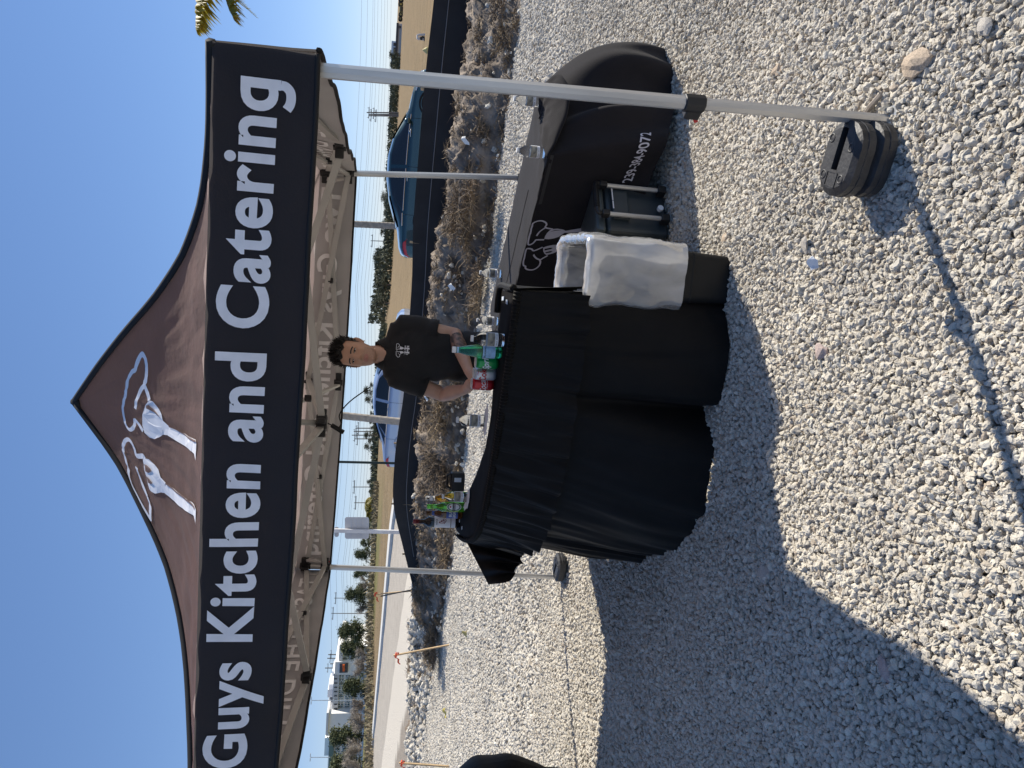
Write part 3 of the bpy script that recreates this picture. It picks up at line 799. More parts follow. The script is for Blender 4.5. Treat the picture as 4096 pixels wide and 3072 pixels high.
# ------------------------------------------------------------------ portable bar with gathered skirt
ZT = 1.01
KB = .912   # the counter stands nearer and higher than the first survey
BF = [(.44, 3.34), (.26, 3.405), (.07, 3.50), (-.13, 3.60), (-.31, 3.72), (-.52, 3.86), (-.71, 4.01), (-.88, 4.25), (-.985, 4.56), (-1.06, 4.95), (-1.10, 5.30)]
BB = [(.485, 3.755), (.33, 3.79), (.16, 3.82), (-.03, 3.86), (-.21, 3.93), (-.37, 4.10), (-.53, 4.36), (-.66, 4.62), (-.77, 4.88), (-.85, 5.15), (-.90, 5.36)]
SK = [(.465, 3.16), (.30, 3.10), (.14, 3.095), (0, 3.135), (-.24, 3.186), (-.46, 3.275), (-.674, 3.395), (-.88, 3.666), (-1.00, 4.10), (-1.10, 4.65), (-1.16, 5.15)]
def along_pl(pl, u):
    L = [0.]
    for a, b in zip(pl, pl[1:]): L.append(L[-1] + math.hypot(b[0] - a[0], b[1] - a[1]))
    d = u * L[-1]; return Vector((float(np.interp(d, L, [p[0] for p in pl])), float(np.interp(d, L, [p[1] for p in pl])), 0))
BF = [(x * KB, y * KB) for x, y in BF]; BB = [(x * KB, y * KB) for x, y in BB]
BFs, BBs, SKs = catmull(BF, 6), catmull(BB, 6), catmull(SK, 6)
M['satin'] = mat('black stretch cloth', (.0042, .0037, .0037), .62, noise_s=7, noise_amt=.2, bump=.1, bump_s=150, sheen=.03, spec=.17)
M['satin_top'] = mat('black smooth cloth top', (.0055, .0052, .0062), .85, noise_s=5, noise_amt=.2, spec=.1)
M['table_leg'] = mat('dark painted steel', (.03, .03, .032), .5, metal=.3)
bar_t = thing('portable_bar', 'curved portable bar counter under the black gathered skirt holding the drinks', 'bar counter', (-.3, 4.0, 0))
g = MB()
g.grid(lambda u, v: (lambda a, b: Vector((lerp(a.x, b.x, v), lerp(a.y, b.y, v), ZT + .004 * noise.noise(Vector((u * 14, v * 5, 1))) - (.012 if v in (0, 1) else 0))))(along_pl(BFs, u), along_pl(BBs, u)), 60, 8, flip=True)
g.grid(lambda u, v: (lambda a: Vector((a.x, a.y, ZT - .012 - .03 * v)))(along_pl(BFs, u)), 60, 1, flip=True)
g.grid(lambda u, v: (lambda a: Vector((a.x, a.y, ZT - .012 - .10 * v * (1 + .4 * math.sin(u * 23)))))(along_pl(BBs, u)), 60, 1)
g.grid(lambda u, v: Vector((lerp(BF[0][0], BB[0][0], u), lerp(BF[0][1], BB[0][1], u), ZT - .012 - .03 * v)), 2, 1)
g.build('tabletop', M['satin_top'], bar_t, smooth=True)
for u in (.06, .36, .66, .94):
    for pl in (BFs, BBs):
        p = along_pl(pl, u); c = along_pl(BFs, u).lerp(along_pl(BBs, u), .5); q = p.lerp(c, .25)
        g = MB(); g.path([(q.x, q.y, 0), (q.x, q.y, ZT - .03)], .016, 8); g.build('leg', M['table_leg'], bar_t)
skt = thing('bar_skirt', 'black two tier gathered skirt hanging around the bar down to the gravel', 'table skirt', (-.3, 3.6, 0))
rs = random.Random(11)
def fold(u, seed, f1, f2):
    return noise.noise(Vector((u * f1, seed, 1))) * .6 + noise.noise(Vector((u * f2, seed, 5))) * .4
def offn(pl, u):
    a, b = along_pl(pl, max(0, u - .01)), along_pl(pl, min(1, u + .01)); d = (b - a).normalized(); return Vector((d.y, -d.x, 0)) * -1
def nrm_out(u):
    n = offn(BFs, u); c = along_pl(BBs, u) - along_pl(BFs, u)
    return -n if n.dot(c) > 0 else n
def right_wrap(u):
    return u
def skirt_pt(u, v, tier):
    """u along the front from right end round to the left end, v down"""
    a = along_pl(BFs, u); n = nrm_out(u); b = along_pl(SKs, u)
    if tier == 0:      # long lower drape
        z = lerp(ZT - .03, .006 + .012 * abs(fold(u, 9, 5, 9)), v)
        k = sstep(.12, 1.0, v) * .55 + .45 * v ** 1.3
        p = Vector((lerp(a.x, b.x, k), lerp(a.y, b.y, k), z))
        deep = fold(u, 1, 5.5, 17) * .105 * v * v + noise.noise(Vector((u * 60, v * 1.5, 3))) * .010 * (1 - v)
        # one deep vertical fold in the middle of the front
        deep -= .13 * v * math.exp(-((u - .20) / .018) ** 2)
        deep += .05 * v * v * math.sin(min(1, u / .20) * math.pi) + .05 * v * math.sin(max(0, (u - .20)) / .3 * math.pi) * (1 if u < .6 else .3)
        pl = noise.noise(Vector((u * 40 + v * 2, 2.2, v * .9))) * (.014 + .034 * sstep(.35, .8, u)) * (.3 + .7 * v) + noise.noise(Vector((u * 16 - v * 1.5, 6.2, v * 1.4))) * .03 * v
        return p + n * (deep + pl + .004)
    # upper ruffle
    z1 = lerp(.68, .66, u) + .015 * fold(u, 4, 9, 30) - .05 * sstep(.93, 1, u)
    z = lerp(ZT - .005, z1, v); k = .34 * v ** 1.1
    p = Vector((lerp(a.x, b.x, k * .75), lerp(a.y, b.y, k * .75), z))
    w_ = noise.noise(Vector((u * 44, v * .9 + u * 3, 8))) * .048 * (.35 + .65 * v) + noise.noise(Vector((u * 130, v * .4, 2))) * .006 * (1 - .6 * v) + fold(u, 6, 7, 19) * .045 * v
    return p + n * (w_ + .018 + .045 * v)
g = MB(); g.grid(lambda u, v: skirt_pt(u, v, 0), 420, 34, flip=True)
# wrap round the right end
ER = [(.44 * KB, 3.34 * KB), (.485 * KB, 3.56 * KB), (.485 * KB, 3.755 * KB)]; ES = [(.455, 3.16), (.425, 3.34), (.42, 3.50)]
g.grid(lambda u, v: (lambda a, b: Vector((lerp(a.x, b.x, v ** .8), lerp(a.y, b.y, v ** .8), lerp(ZT - .03, .01, v))) + Vector((fold(u * .3, 2, 9, 23) * .015 * v * (4 * u * (1 - u)), 0, 0)))(along_pl(ER, u), along_pl(ES, u)), 30, 24)
g.build('lower_drape', M['satin'], skt, smooth=True)
g = MB(); g.grid(lambda u, v: skirt_pt(u, v, 1), 520, 22, flip=True)
g.grid(lambda u, v: (lambda a, b: Vector((lerp(a.x, b.x, .5 * v), lerp(a.y, b.y, .5 * v), lerp(ZT - .005, .68, v))) + Vector((.008 + .010 * v + fold(u * .5, 3, 14, 40) * .012 * v, 0, 0)))(along_pl(ER, u), along_pl(ES, u)), 60, 16)
ruf = g.build('upper_ruffle', M['satin'], skt, smooth=True)
# smocked elastic band: small vertical ribs along the top edge
g = MB()
def bandpt(u, v):
    a = along_pl(BFs, u); n = nrm_out(u); a2 = math.pi * v
    rib = .0045 * math.sin(u * 2 * math.pi * 150)
    return Vector((a.x, a.y, ZT - .012 + .018 * math.cos(a2))) + n * (.018 * math.sin(a2) * 1.0 + rib + .010)
g.grid(bandpt, 900, 6, flip=True)
for i in range(40):
    pass
g.build('gathered_band', M['satin'], skt, smooth=True)
g = MB(); pts = [Vector((a[0], a[1], ZT + .004)) for a in catmull([(x * KB, y * KB) for x, y in ((.435, 3.345), (.46, 3.5), (.487, 3.66), (.48, 3.76), (.36, 3.80))], 6)]
g.path([p + Vector((.014, 0, 0)) for p in pts], .016, 8); g.build('rolled_edge', M['satin'], skt, smooth=True)
M['tape'] = mat('pale hook tape', (.55, .62, .72), .6)
for (x, y, l, ang) in ((.40, 3.50, .035, 1.35), (.43, 3.62, .05, 1.5), (-.985, 4.86, .03, -1.2), (-.97, 5.02, .03, -1.2)):
    g = MB(); g.box((x * KB, y * KB, ZT + .006), (l, .018, .003), Matrix.Rotation(ang, 3, 'Z')); g.build('hook_tape', M['tape'], skt)
# loose end of the ruffle hanging free at the left end of the bar
g = MB()
def flap(u, v):
    a = Vector((-1.03 * KB, 4.72 * KB, ZT)).lerp(Vector((-1.30 * KB, 4.62 * KB, .87)), u); b = Vector((-1.10 * KB, 4.50 * KB, .68)).lerp(Vector((-1.22 * KB, 4.42 * KB, .78)), u)
    p = a.lerp(b, v); p.y += .03 * math.sin(u * 16 + v * 2) * (.3 + v); p.z += .02 * math.sin(u * 13 + 1) * v; return p
g.grid(flap, 40, 14); g.build('loose_flap', M['satin'], skt, smooth=True)

# ------------------------------------------------------------------ drinks on the bar
M['clear'] = mat('clear plastic', (.93, .95, .96), .04, trans=1.0, spec=.5)
M['clear'].node_tree.nodes['Principled BSDF'].inputs['IOR'].default_value = 1.2
M['cap_white'] = mat('white plastic cap', (.72, .72, .72), .45)
M['cap_clear'] = mat('frosted cap', (.62, .63, .64), .4)
M['label_white'] = mat('white paper label', (.74, .74, .76), .6)
M['label_photo'] = mat('printed photo label', (.10, .10, .09), .6, noise_s=38, col2=(.36, .33, .26), detail=3)
M['ink'] = mat('black ink', (.012, .012, .014), .7)
M['green_plastic'] = mat('green bottle plastic', (.03, .42, .20), .06, trans=.85)
M['green_glass'] = mat('green bottle glass', (.12, .55, .05), .05, trans=.8)
M['brown_glass'] = mat('brown bottle glass', (.10, .035, .008), .06, trans=.45)
M['dark_glass'] = mat('dark wine glass', (.010, .009, .010), .08)
M['beer'] = mat('pale gold beer', (.85, .48, .05), .05, trans=.7)
M['blue_label'] = mat('blue label', (.02, .07, .32), .4)
M['light_blue'] = mat('light blue label', (.30, .50, .72), .5, noise_s=30, noise_amt=.2)
M['red_can'] = mat('red can lacquer', (.42, .008, .016), .28, metal=.35, coat=.3)
M['silver_can'] = mat('silver can lacquer', (.50, .51, .55), .3, metal=.6)
M['green_can'] = mat('green can lacquer', (.0, .25, .06), .28, metal=.35, coat=.3)
M['can_rim'] = mat('bare can aluminium', (.62, .63, .65), .3, metal=.8)
M['red_ink'] = mat('red ink', (.45, .01, .02), .5)
M['foil_red'] = mat('dark red foil', (.16, .02, .025), .35, metal=.3)
M['paper'] = mat('torn white paper', (.70, .70, .72), .85, noise_s=20, noise_amt=.06)
M['gold'] = mat('gold print', (.5, .38, .12), .5)
VIEW = Vector((0, 0, CAM_H))
def facing(c, turn=0):
    return math.atan2(VIEW.y - c.y, VIEW.x - c.x) + turn
def wraptext(mb, body, c, r, z, h, phi, arc=None, bold=.02, shear=0.0, up=False, slope=0.0):
    """text bent round a vertical cylinder; up=True runs it upwards"""
    v, f = text2d(body, bold, .12, shear); x0, x1, y0, y1 = textbounds(v); s = h / .73
    w = (x1 - x0) * s; k = (arc / w) if arc else 1.0
    out = []
    for x, y in v:
        a, b = ((x - x0) * s * k - w * k / 2, y * s)
        if up: a, b = -b + h / 2, (x - x0) * s * k
        b += slope * a
        t = phi + a / r; out.append((c.x + math.cos(t) * r, c.y + math.sin(t) * r, c.z + z + b))
    mb.add(out, f)
def labelband(mb, c, r, z0, z1, phi=None, half=math.pi, n=28, rf=None):
    def f(u, v):
        t = (phi or 0) + lerp(-half, half, u); return Vector((c.x + math.cos(t) * r, c.y + math.sin(t) * r, c.z + lerp(z0, z1, v)))
    mb.grid(f, n, 1)
def can(c, mt, label, words, ink, ink2=None):
    t = thing('drink_can', label, 'drink can', c, 'soda cans on the bar'); r = .033
    g = MB(); g.lathe([(.024, .0), (.0325, .012), (r, .018), (r, .100), (.0325, .104), (.027, .1165)], c, 24, cap=True); g.build('can_body', mt, t, smooth=False).data.polygons.foreach_set('use_smooth', [True] * len(t.children[0].data.polygons))
    g = MB(); g.lathe([(.0268, .1155), (.0285, .119), (.0275, .1218), (.0255, .1205), (.0245, .1165), (.001, .117)], c, 24); g.build('can_rim', M['can_rim'], t, smooth=True)
    g = MB(); g.box(c + Vector((.004, 0, .1185)), (.022, .013, .0015)); g.build('pull_tab', M['can_rim'], t)
    for body, z, h, turn, col, kw in words:
        g = MB(); wraptext(g, body, c, r + .0006, z, h, facing(c, turn), **kw); g.build('lettering', col, t)
    return t
cz = ZT + .002
cpos = dict(coke=(-.007, 3.824), diet=(.047, 3.763), sprite=(.105, 3.705), pell=(.158, 3.622), water=(.216, 3.567))
V3 = lambda p, z=cz: Vector((p[0] * KB, p[1] * KB, z))
can(V3(cpos['coke']), M['red_can'], 'red drink can with white script, leftmost can on the bar', [('Coca-Cola', .050, .034, .75, M['label_white'], dict(shear=.3, arc=.155, bold=.012, slope=.12)), ('ORIGINAL TASTE', .036, .005, 0, M['label_white'], dict())], None)
can(V3(cpos['diet']), M['silver_can'], 'silver drink can with red lettering between the red and green cans', [('Coke', .055, .036, -.05, M['red_ink'], dict(arc=.085, bold=.03)), ('Diet', .094, .010, .05, M['red_ink'], dict(shear=.3, bold=.01))], None)
can(V3(cpos['sprite']), M['green_can'], 'green drink can with white lettering beside the green mineral water bottle', [('Sprite', .055, .034, .15, M['label_white'], dict(shear=.25, arc=.10, bold=.03, slope=.15))], None)

def bottle(name, label, cat, c, group, prof, mt, capm, caph, capr, n=22):
    t = thing(name, label, cat, c, group)
    g = MB(); g.lathe(prof, c, n); g.build('bottle_body', mt, t, smooth=True)
    z = prof[-1][1]
    if capm is not None:
        g = MB(); g.lathe([(capr, z - caph * .3), (capr, z + caph * .65), (capr * .93, z + caph * .7)], c, 18); g.build('cap', capm, t)
        if caph > .012:
            g = MB(); g.lathe([(capr * 1.12, z - caph * .45), (capr * 1.12, z - caph * .3)], c, 18); g.build('neck_ring', mt, t)
    return t
WPROF = [(.020, .003), (.029, .0), (.0315, .008), (.030, .02), (.0315, .03), (.0305, .042), (.0315, .055), (.0315, .108), (.0305, .112), (.0315, .118), (.0315, .130), (.028, .148), (.019, .166), (.0125, .176), (.0125, .192)]
def water(c, label, group, sc=1.0, turn=0.0):
    prof = [(r * sc, z * sc) for r, z in WPROF]
    t = bottle('water_bottle', label, 'water bottle', c, group, prof, M['clear'], M['cap_clear'], .016 * sc, .0145 * sc)
    ph = facing(c, turn); r = .0319 * sc
    g = MB(); labelband(g, c, r, .038 * sc, .104 * sc); lb = g.build('paper_label', M['label_white'], t, smooth=True)
    g = MB(); labelband(g, c, r + .0004, .058 * sc, .1035 * sc, ph, 1.15); g.build('label_picture', M['label_photo'], lb, smooth=True)
    g = MB(); wraptext(g, 'EAGLE  SERVICE', c, r + .0006, .045 * sc, .006 * sc, ph, bold=.015); g.build('lettering', M['ink'], lb)
    return t
gb = 'small water bottles with a photo label'
water(V3(cpos['water']), 'clear water bottle standing right of the green mineral water bottle on the bar', gb, 1.0)
water(Vector((-.216 * KB, 4.05 * KB, cz)), 'clear water bottle alone on torn white paper at the middle of the bar', gb, 1.0)
water(Vector((-.748 * KB, 4.683 * KB, cz)), 'clear water bottle on torn white paper beside the green beer bottle', gb, 1.0)
# sparkling mineral water
c = V3(cpos['pell'])
t = bottle('mineral_water_bottle', 'green plastic mineral water bottle with light blue label and white cap', 'bottle', c, None,
           [(.022, .004), (.030, .0), (.0325, .012), (.0335, .03), (.0335, .118), (.0325, .135), (.027, .165), (.019, .20), (.0135, .225), (.0125, .238)], M['green_plastic'], M['cap_white'], .02, .0155)
g = MB(); labelband(g, c, .0340, .034, .098); lb = g.build('paper_label', M['light_blue'], t, smooth=True)
g = MB(); wraptext(g, 'S.PELLEGRINO', c, .0346, .083, .008, facing(c, -.25), bold=.02); g.build('lettering', M['ink'], lb)
g = MB(); labelband(g, c, .0147, .212, .228); g.build('neck_label', M['light_blue'], t, smooth=True)
# beers and wine
def beer(c, glass, label, cat, capm=None):
    return bottle('beer_bottle', label, cat, c, 'long neck beer bottles on the bar', [(.024, .002), (.029, .0), (.0305, .008), (.0305, .118), (.028, .138), (.019, .158), (.0145, .176), (.0130, .215), (.0138, .218), (.0138, .226), (.0125, .229)], glass, capm, .008, .0148)
c = Vector((-.835 * KB, 4.80 * KB, cz)); ph = facing(c)
t = beer(c, M['green_glass'], 'green glass beer bottle with an oval green label', 'beer bottle')
M['dark_green'] = mat('dark green label', (.012, .10, .03), .5)
g = MB()
def ell(cx, cz_, rx, rz, r, n=26):
    vs = [Vector((c.x + math.cos(ph + cx / r) * r, c.y + math.sin(ph + cx / r) * r, c.z + cz_))]
    for i in range(n):
        a = 2 * math.pi * i / n; x = cx + math.cos(a) * rx; vs.append(Vector((c.x + math.cos(ph + x / r) * r, c.y + math.sin(ph + x / r) * r, c.z + cz_ + math.sin(a) * rz)))
    return vs, [(0, 1 + i, 1 + (i + 1) % n) for i in range(n)]
g.add(*ell(0, .068, .027, .044, .0309)); lb = g.build('oval_label', M['label_white'], t)
g = MB(); g.add(*ell(0, .068, .024, .040, .0312)); g.build('oval_field', M['dark_green'], lb)
g = MB(); g.add(*ell(0, .068, .019, .033, .0314)); g.build('oval_centre', M['label_white'], lb)
g = MB(); labelband(g, c, .0317, .060, .076, ph, .85); g.build('name_band', M['ink'], lb)
g = MB(); wraptext(g, 'Heineken', c, .0320, .064, .008, ph, bold=.01); g.build('lettering', M['label_white'], lb)
g = MB(); g.add(*ell(0, .090, .006, .006, .0317, 5)); g.build('star', M['red_ink'], lb)
c = Vector((-.90 * KB, 4.92 * KB, cz)); ph = facing(c)
t = beer(c, M['brown_glass'], 'brown glass beer bottle with a blue label beside the wine', 'beer bottle')
g = MB(); labelband(g, c, .0311, .030, .100); lb = g.build('paper_label', M['blue_label'], t, smooth=True)
g = MB(); wraptext(g, 'BUD', c, .0316, .068, .017, ph, bold=.03); wraptext(g, 'LIGHT', c, .0316, .045, .017, ph, bold=.03); g.build('lettering', M['label_white'], lb)
g = MB(); labelband(g, c, .0150, .170, .188); g.build('neck_label', M['blue_label'], t, smooth=True)
c = Vector((-.80 * KB, 4.93 * KB, cz))
t = beer(c, M['clear'], 'clear glass beer bottle of pale gold beer behind the water bottle', 'beer bottle')
g = MB(); g.lathe([(.023, .006), (.0285, .012), (.0285, .118), (.026, .137), (.017, .156), (.012, .172)], c, 18); g.build('beer', M['beer'], t, smooth=True)
g = MB(); labelband(g, c, .0146, .186, .206); g.build('neck_label', M['label_white'], t, smooth=True)
c = Vector((-.985 * KB, 5.06 * KB, cz)); ph = facing(c)
t = bottle('wine_bottle', 'dark red wine bottle with white label and dark red foil, leftmost on the bar', 'wine bottle', c, None,
           [(.030, .004), (.036, .0), (.038, .008), (.038, .185), (.034, .205), (.022, .222), (.0155, .235), (.0145, .30)], M['dark_glass'], None, 0, 0)
g = MB(); g.lathe([(.0152, .236), (.0150, .285), (.0162, .288), (.0162, .304), (.014, .306)], c, 18); g.build('foil_capsule', M['foil_red'], t, smooth=True)
g = MB(); labelband(g, c, .0384, .062, .168, ph, 1.35); lb = g.build('paper_label', M['label_white'], t, smooth=True)
g = MB(); wraptext(g, 'RIDGE', c, .0389, .148, .010, ph, bold=.01); g.build('lettering', M['ink'], lb)
g = MB()
for i, (a, b) in enumerate(((-.014, .10), (-.006, .094), (.003, .088))):
    q = []
    for dx, dz in ((0, 0), (.012, .002), (.016, .036 - .006 * i), (.006, .04 - .006 * i)):
        tt = ph + (a + dx) / .0389; q.append((c.x + math.cos(tt) * .0389, c.y + math.sin(tt) * .0389, c.z + b + dz))
    g.add(q, [(0, 1, 2, 3)])
g.build('label_mark', M['foil_red'], lb)
g = MB(); labelband(g, c, .0384, .030, .058, ph, 1.35); g.build('lower_label', M['label_white'], t, smooth=True)
# torn paper under two of the bottles
def torn(c, label, sx, sy, rz, seed):
    rr = random.Random(seed); pts = []
    for i in range(26):
        a = 2 * math.pi * i / 26; k = rr.uniform(.72, 1.15); pts.append((math.cos(a) * sx * k, math.sin(a) * sy * k))
    g = MB(); cs, sn = math.cos(rz), math.sin(rz)
    g.poly(pts, lambda x, y: Vector((c.x + x * cs - y * sn, c.y + x * sn + y * cs, ZT + .0065 + .012 * max(0, (abs(x) / sx - .55)) * (1 + .5 * math.sin(y * 90)))), .02)
    o = g.build('torn_paper', M['paper'], loc=(c.x, c.y, ZT)); 
    s_ = o.modifiers.new('thick', 'SOLIDIFY'); s_.thickness = .0015
    return props(o, label, 'paper', 'torn sheets of paper on the bar')
torn(Vector((-.20 * KB, 4.0 * KB, 0)), 'torn white paper under the lone water bottle at the middle of the bar', .10, .055, -.5, 4)
torn(Vector((-.755 * KB, 4.64 * KB, 0)), 'torn white paper under the water bottle beside the beer bottles', .135, .045, -.95, 9)
# black napkin caddy behind the bottles
nx_, ny_ = -.68 * KB, 4.92 * KB
t = thing('napkin_caddy', 'black box shaped caddy on the bar just behind the beer bottles', 'caddy', (nx_, ny_, ZT))
g = MB()
for dx, dy, sx, sy in ((0, .045, .11, .010), (0, -.045, .11, .010), (.052, 0, .010, .08), (-.052, 0, .010, .08)): g.box((nx_ + dx, ny_ + dy, ZT + .042), (sx, sy, .08))
g.box((nx_, ny_, ZT + .006), (.10, .085, .01)); g.build('box', M['nylon'], t, bevel=.005)
g = MB(); g.path([(nx_ - .05, ny_, ZT + .075), (nx_ - .035, ny_, ZT + .105), (nx_ + .035, ny_, ZT + .105), (nx_ + .05, ny_, ZT + .075)], .007, 8); g.build('handle', M['nylon'], t)
g = MB(); g.box((nx_ + .015, ny_ - .0515, ZT + .045), (.026, .003, .042)); g.build('tag', M['tape'], t)
for o in list(SC.objects):      # true sizes of the packs
    if o.parent is None and o.get('category') == 'drink can': o.scale = (.94, .94, .90)
    if o.parent is None and o.get('category') == 'water bottle': o.scale = (1.0, 1.0, .74)
    if o.parent is None and o.name == 'mineral_water_bottle': o.scale = (.93, .93, .90)
    if o.parent is None and o.name == 'wine_bottle': o.scale = (.97, .97, .96)

# ------------------------------------------------------------------ covered table on the right
M['cloth'] = mat('black printed tablecloth', (.016, .0145, .0165), .9, noise_s=4, noise_amt=.15, bump=.12, bump_s=180, sheen=.05, spec=.15)
ZC = .735
TN = Vector((.788, .616, 0)); TD = Vector((.616, -.788, 0)); NR = Vector((1.22, 3.75, ZC))
NL = NR - TD * 1.83; FRc = Vector((1.70, 4.12, ZC)); FLc = NL + TN * .62
tb = thing('folding_table', 'folding table on wheels hidden under the black printed tablecloth', 'table', (.9, 4.4, 0))
g = MB(); g.add([p + Vector((0, 0, -.03)) for p in (NL, NR, FRc, FLc)] + [p + Vector((0, 0, -.012)) for p in (NL, NR, FRc, FLc)], [(3, 2, 1, 0), (4, 5, 6, 7), (0, 1, 5, 4), (1, 2, 6, 5), (2, 3, 7, 6), (3, 0, 4, 7)]); g.build('tabletop', M['table_leg'], tb)
M['leg_grey'] = mat('grey painted steel leg', (.42, .42, .43), .45, metal=.3)
for p in (NR - TD * .22 + TN * .08, NR - TD * .22 + TN * .5, NL + TD * .22 + TN * .08, NL + TD * .22 + TN * .5):
    g = MB(); g.path([p + Vector((0, 0, -.03)), Vector((p.x - TD.x * .05, p.y - TD.y * .05, .01))], .014, 8); g.build('leg', M['leg_grey'], tb)
g = MB(); p = NR - TD * .45 + TN * .16; g.path([Vector((p.x, p.y, .10)), Vector((p.x, p.y, .10)) + TN * .35], .012, 8); g.build('stretcher', M['leg_grey'], tb)
TOPL = [NL, NL.lerp(NR, .35), NL.lerp(NR, .7), NR, NR.lerp(FRc, .5), FRc, FRc.lerp(FLc, .3), FRc.lerp(FLc, .65), FLc]
BOTL = [(-.02, 5.14, .16), (.56, 4.47, .15), (.98, 4.02, .15), (1.36, 3.73, .09), (1.66, 3.88, .004), (1.99, 4.03, .004), (1.95, 4.62, .05), (1.22, 5.32, .14), (.62, 5.66, .16)]
def cloth_edge(u, L):
    k = u * (len(L) - 1); i = min(int(k), len(L) - 2); f = k - i
    P = [Vector(L[min(max(i + j, 0), len(L) - 1)]) for j in (-1, 0, 1, 2)]
    if L is TOPL: return P[1].lerp(P[2], f)
    return .5 * (2 * P[1] + (P[2] - P[0]) * f + (2 * P[0] - 5 * P[1] + 4 * P[2] - P[3]) * f * f + (3 * P[1] - P[0] - 3 * P[2] + P[3]) * f ** 3)
def cloth_drop(u, v, off=0):
    a = cloth_edge(u, TOPL); b = cloth_edge(u, BOTL)
    endf = math.exp(-((u - .55) / .13) ** 2)            # how much it belongs to the bulging right end
    k = lerp(v, 1 - max(0, 1 - v) ** 2.4, endf)
    p = Vector((lerp(a.x, b.x, k), lerp(a.y, b.y, k), lerp(a.z, b.z, v)))
    d = cloth_edge(min(1, u + .01), TOPL) - cloth_edge(max(0, u - .01), TOPL); d.z = 0; d.normalize(); n = Vector((d.y, -d.x, 0))
    # drape folds
    am = .035 * endf + .010
    p += n * (.10 * endf * math.sin(math.pi * max(0, v) ** .8) + am * math.sin(u * 70 + 1.0) * v * (1 - .4 * endf) + .02 * noise.noise(Vector((u * 14, v * 2.2, 3))) * v + off)
    # gathered pocket below the near corner
    p += n * (.05 * math.exp(-((u - .435) / .018) ** 2) * math.sin(math.pi * min(1, v * 1.2)) - .05 * math.exp(-((u - .475) / .016) ** 2) * math.sin(math.pi * min(1, v * 1.15)))
    return p
cl = thing('tablecloth', 'black tablecloth with chef hat emblem and phone number draped to the gravel on the right', 'tablecloth', (.95, 4.4, ZC))
g = MB()
def cloth_top(u, v):
    a = NL.lerp(NR, u); b = FLc.lerp(FRc, u); p = a.lerp(b, v); p.z += .003 + .004 * noise.noise(Vector((u * 11, v * 3, 6))) + .012 * sstep(.8, 1, u) * noise.noise(Vector((u * 25, v * 8, 2)))
    return p
g.grid(cloth_top, 60, 16)
top_ = g
g.grid(lambda u, v: cloth_drop(u, v), 300, 26, flip=True)
clo = g.build('cloth', M['cloth'], cl, smooth=True)
md = clo.modifiers.new('weld', 'WELD'); md.merge_threshold = .004
# crease along the top and the folded lip at the right end
g = MB(); g.path([cloth_top(u / 30, .42) + Vector((0, 0, .001)) for u in range(0, 24)], .0022, 5); g.build('ironed_crease', M['piping'], cl)
g = MB()
lipP = [NR + Vector((-.02, 0, .004)), Vector((1.30, 3.73, .70)), Vector((1.42, 3.74, .655)), Vector((1.54, 3.77, .63)), Vector((1.66, 3.83, .64)), Vector((1.72, 3.90, .68)), Vector((1.70, 3.99, .725))]
lip = [Vector(p) for p in catmull([tuple(p) for p in lipP], 8)]
def lipf(u, v):
    k = u * (len(lip) - 1); i = min(int(k), len(lip) - 2); p = lip[i].lerp(lip[i + 1], k - i)
    ctr_ = Vector((1.50, 4.0, .735)); q = p.lerp(ctr_, v)
    q.z = lerp(p.z, .742, v ** .7) + .018 * math.sin(v * math.pi) + .010 * noise.noise(Vector((u * 8, v * 6, 3)))
    return q
g.grid(lipf, 60, 14, flip=False)
lo = g.build('corner_fold', M['cloth'], cl, smooth=True); s_ = lo.modifiers.new('thick', 'SOLIDIFY'); s_.thickness = .006
# print on the front drop
def frontpt(a, z, off=.004):
    """a metres along the near edge from the near right corner, z height"""
    s = 1 + a / 1.83; u = 3 / 8 * s if a <= 0 else 3 / 8 + a * .17
    v = (ZC - z) / (ZC - .15); p = cloth_drop(u, v, off)
    return p
TE = dict(
 hat1=[(-.584,.607),(-.562,.651),(-.54,.649),(-.52,.657),(-.501,.68),(-.498,.706),(-.512,.729),(-.537,.729),(-.555,.731),(-.587,.729),(-.62,.731),(-.658,.730),(-.678,.726),(-.684,.715),(-.676,.7),(-.66,.69),(-.653,.685),(-.661,.638)],
 arc1=[(-.562,.651),(-.587,.675),(-.609,.685),(-.623,.689)],
 hat2=[(-.718,.636),(-.736,.681),(-.72,.698),(-.712,.718),(-.715,.729),(-.743,.731),(-.78,.729),(-.804,.730),(-.821,.728),(-.842,.722),(-.853,.708),(-.863,.708),(-.879,.694),(-.888,.665),(-.881,.643),(-.859,.627),(-.831,.626),(-.816,.63),(-.79,.592)],
 arc2=[(-.816,.63),(-.803,.651),(-.783,.669),(-.766,.678)],
 spoon=[(-.59,.62),(-.584,.605),(-.587,.579),(-.602,.546),(-.617,.527),(-.614,.44),(-.605,.36),(-.66,.36),(-.645,.44),(-.632,.53),(-.656,.557),(-.663,.585),(-.662,.615),(-.654,.639),(-.633,.639),(-.61,.632)],
 fork=[(-.722,.632),(-.715,.61),(-.713,.577),(-.717,.55),(-.735,.521),(-.73,.44),(-.72,.36),(-.775,.36),(-.76,.44),(-.75,.523),(-.767,.539),(-.779,.563),(-.785,.6),(-.772,.614),(-.752,.625)])
M['print_grey'] = mat('pale grey print', (.50, .49, .55), .8)
em = MB()
for k in ('hat1', 'arc1', 'hat2', 'arc2'): em.ribbon(catmull(TE[k], 3), .0095, lambda x, y: frontpt(x, y, .005))
for k in ('spoon', 'fork'): em.poly(TE[k], lambda x, y: frontpt(x, y, .005), .03)
e2 = em.build('emblem', M['print_grey'], clo)
em = MB()
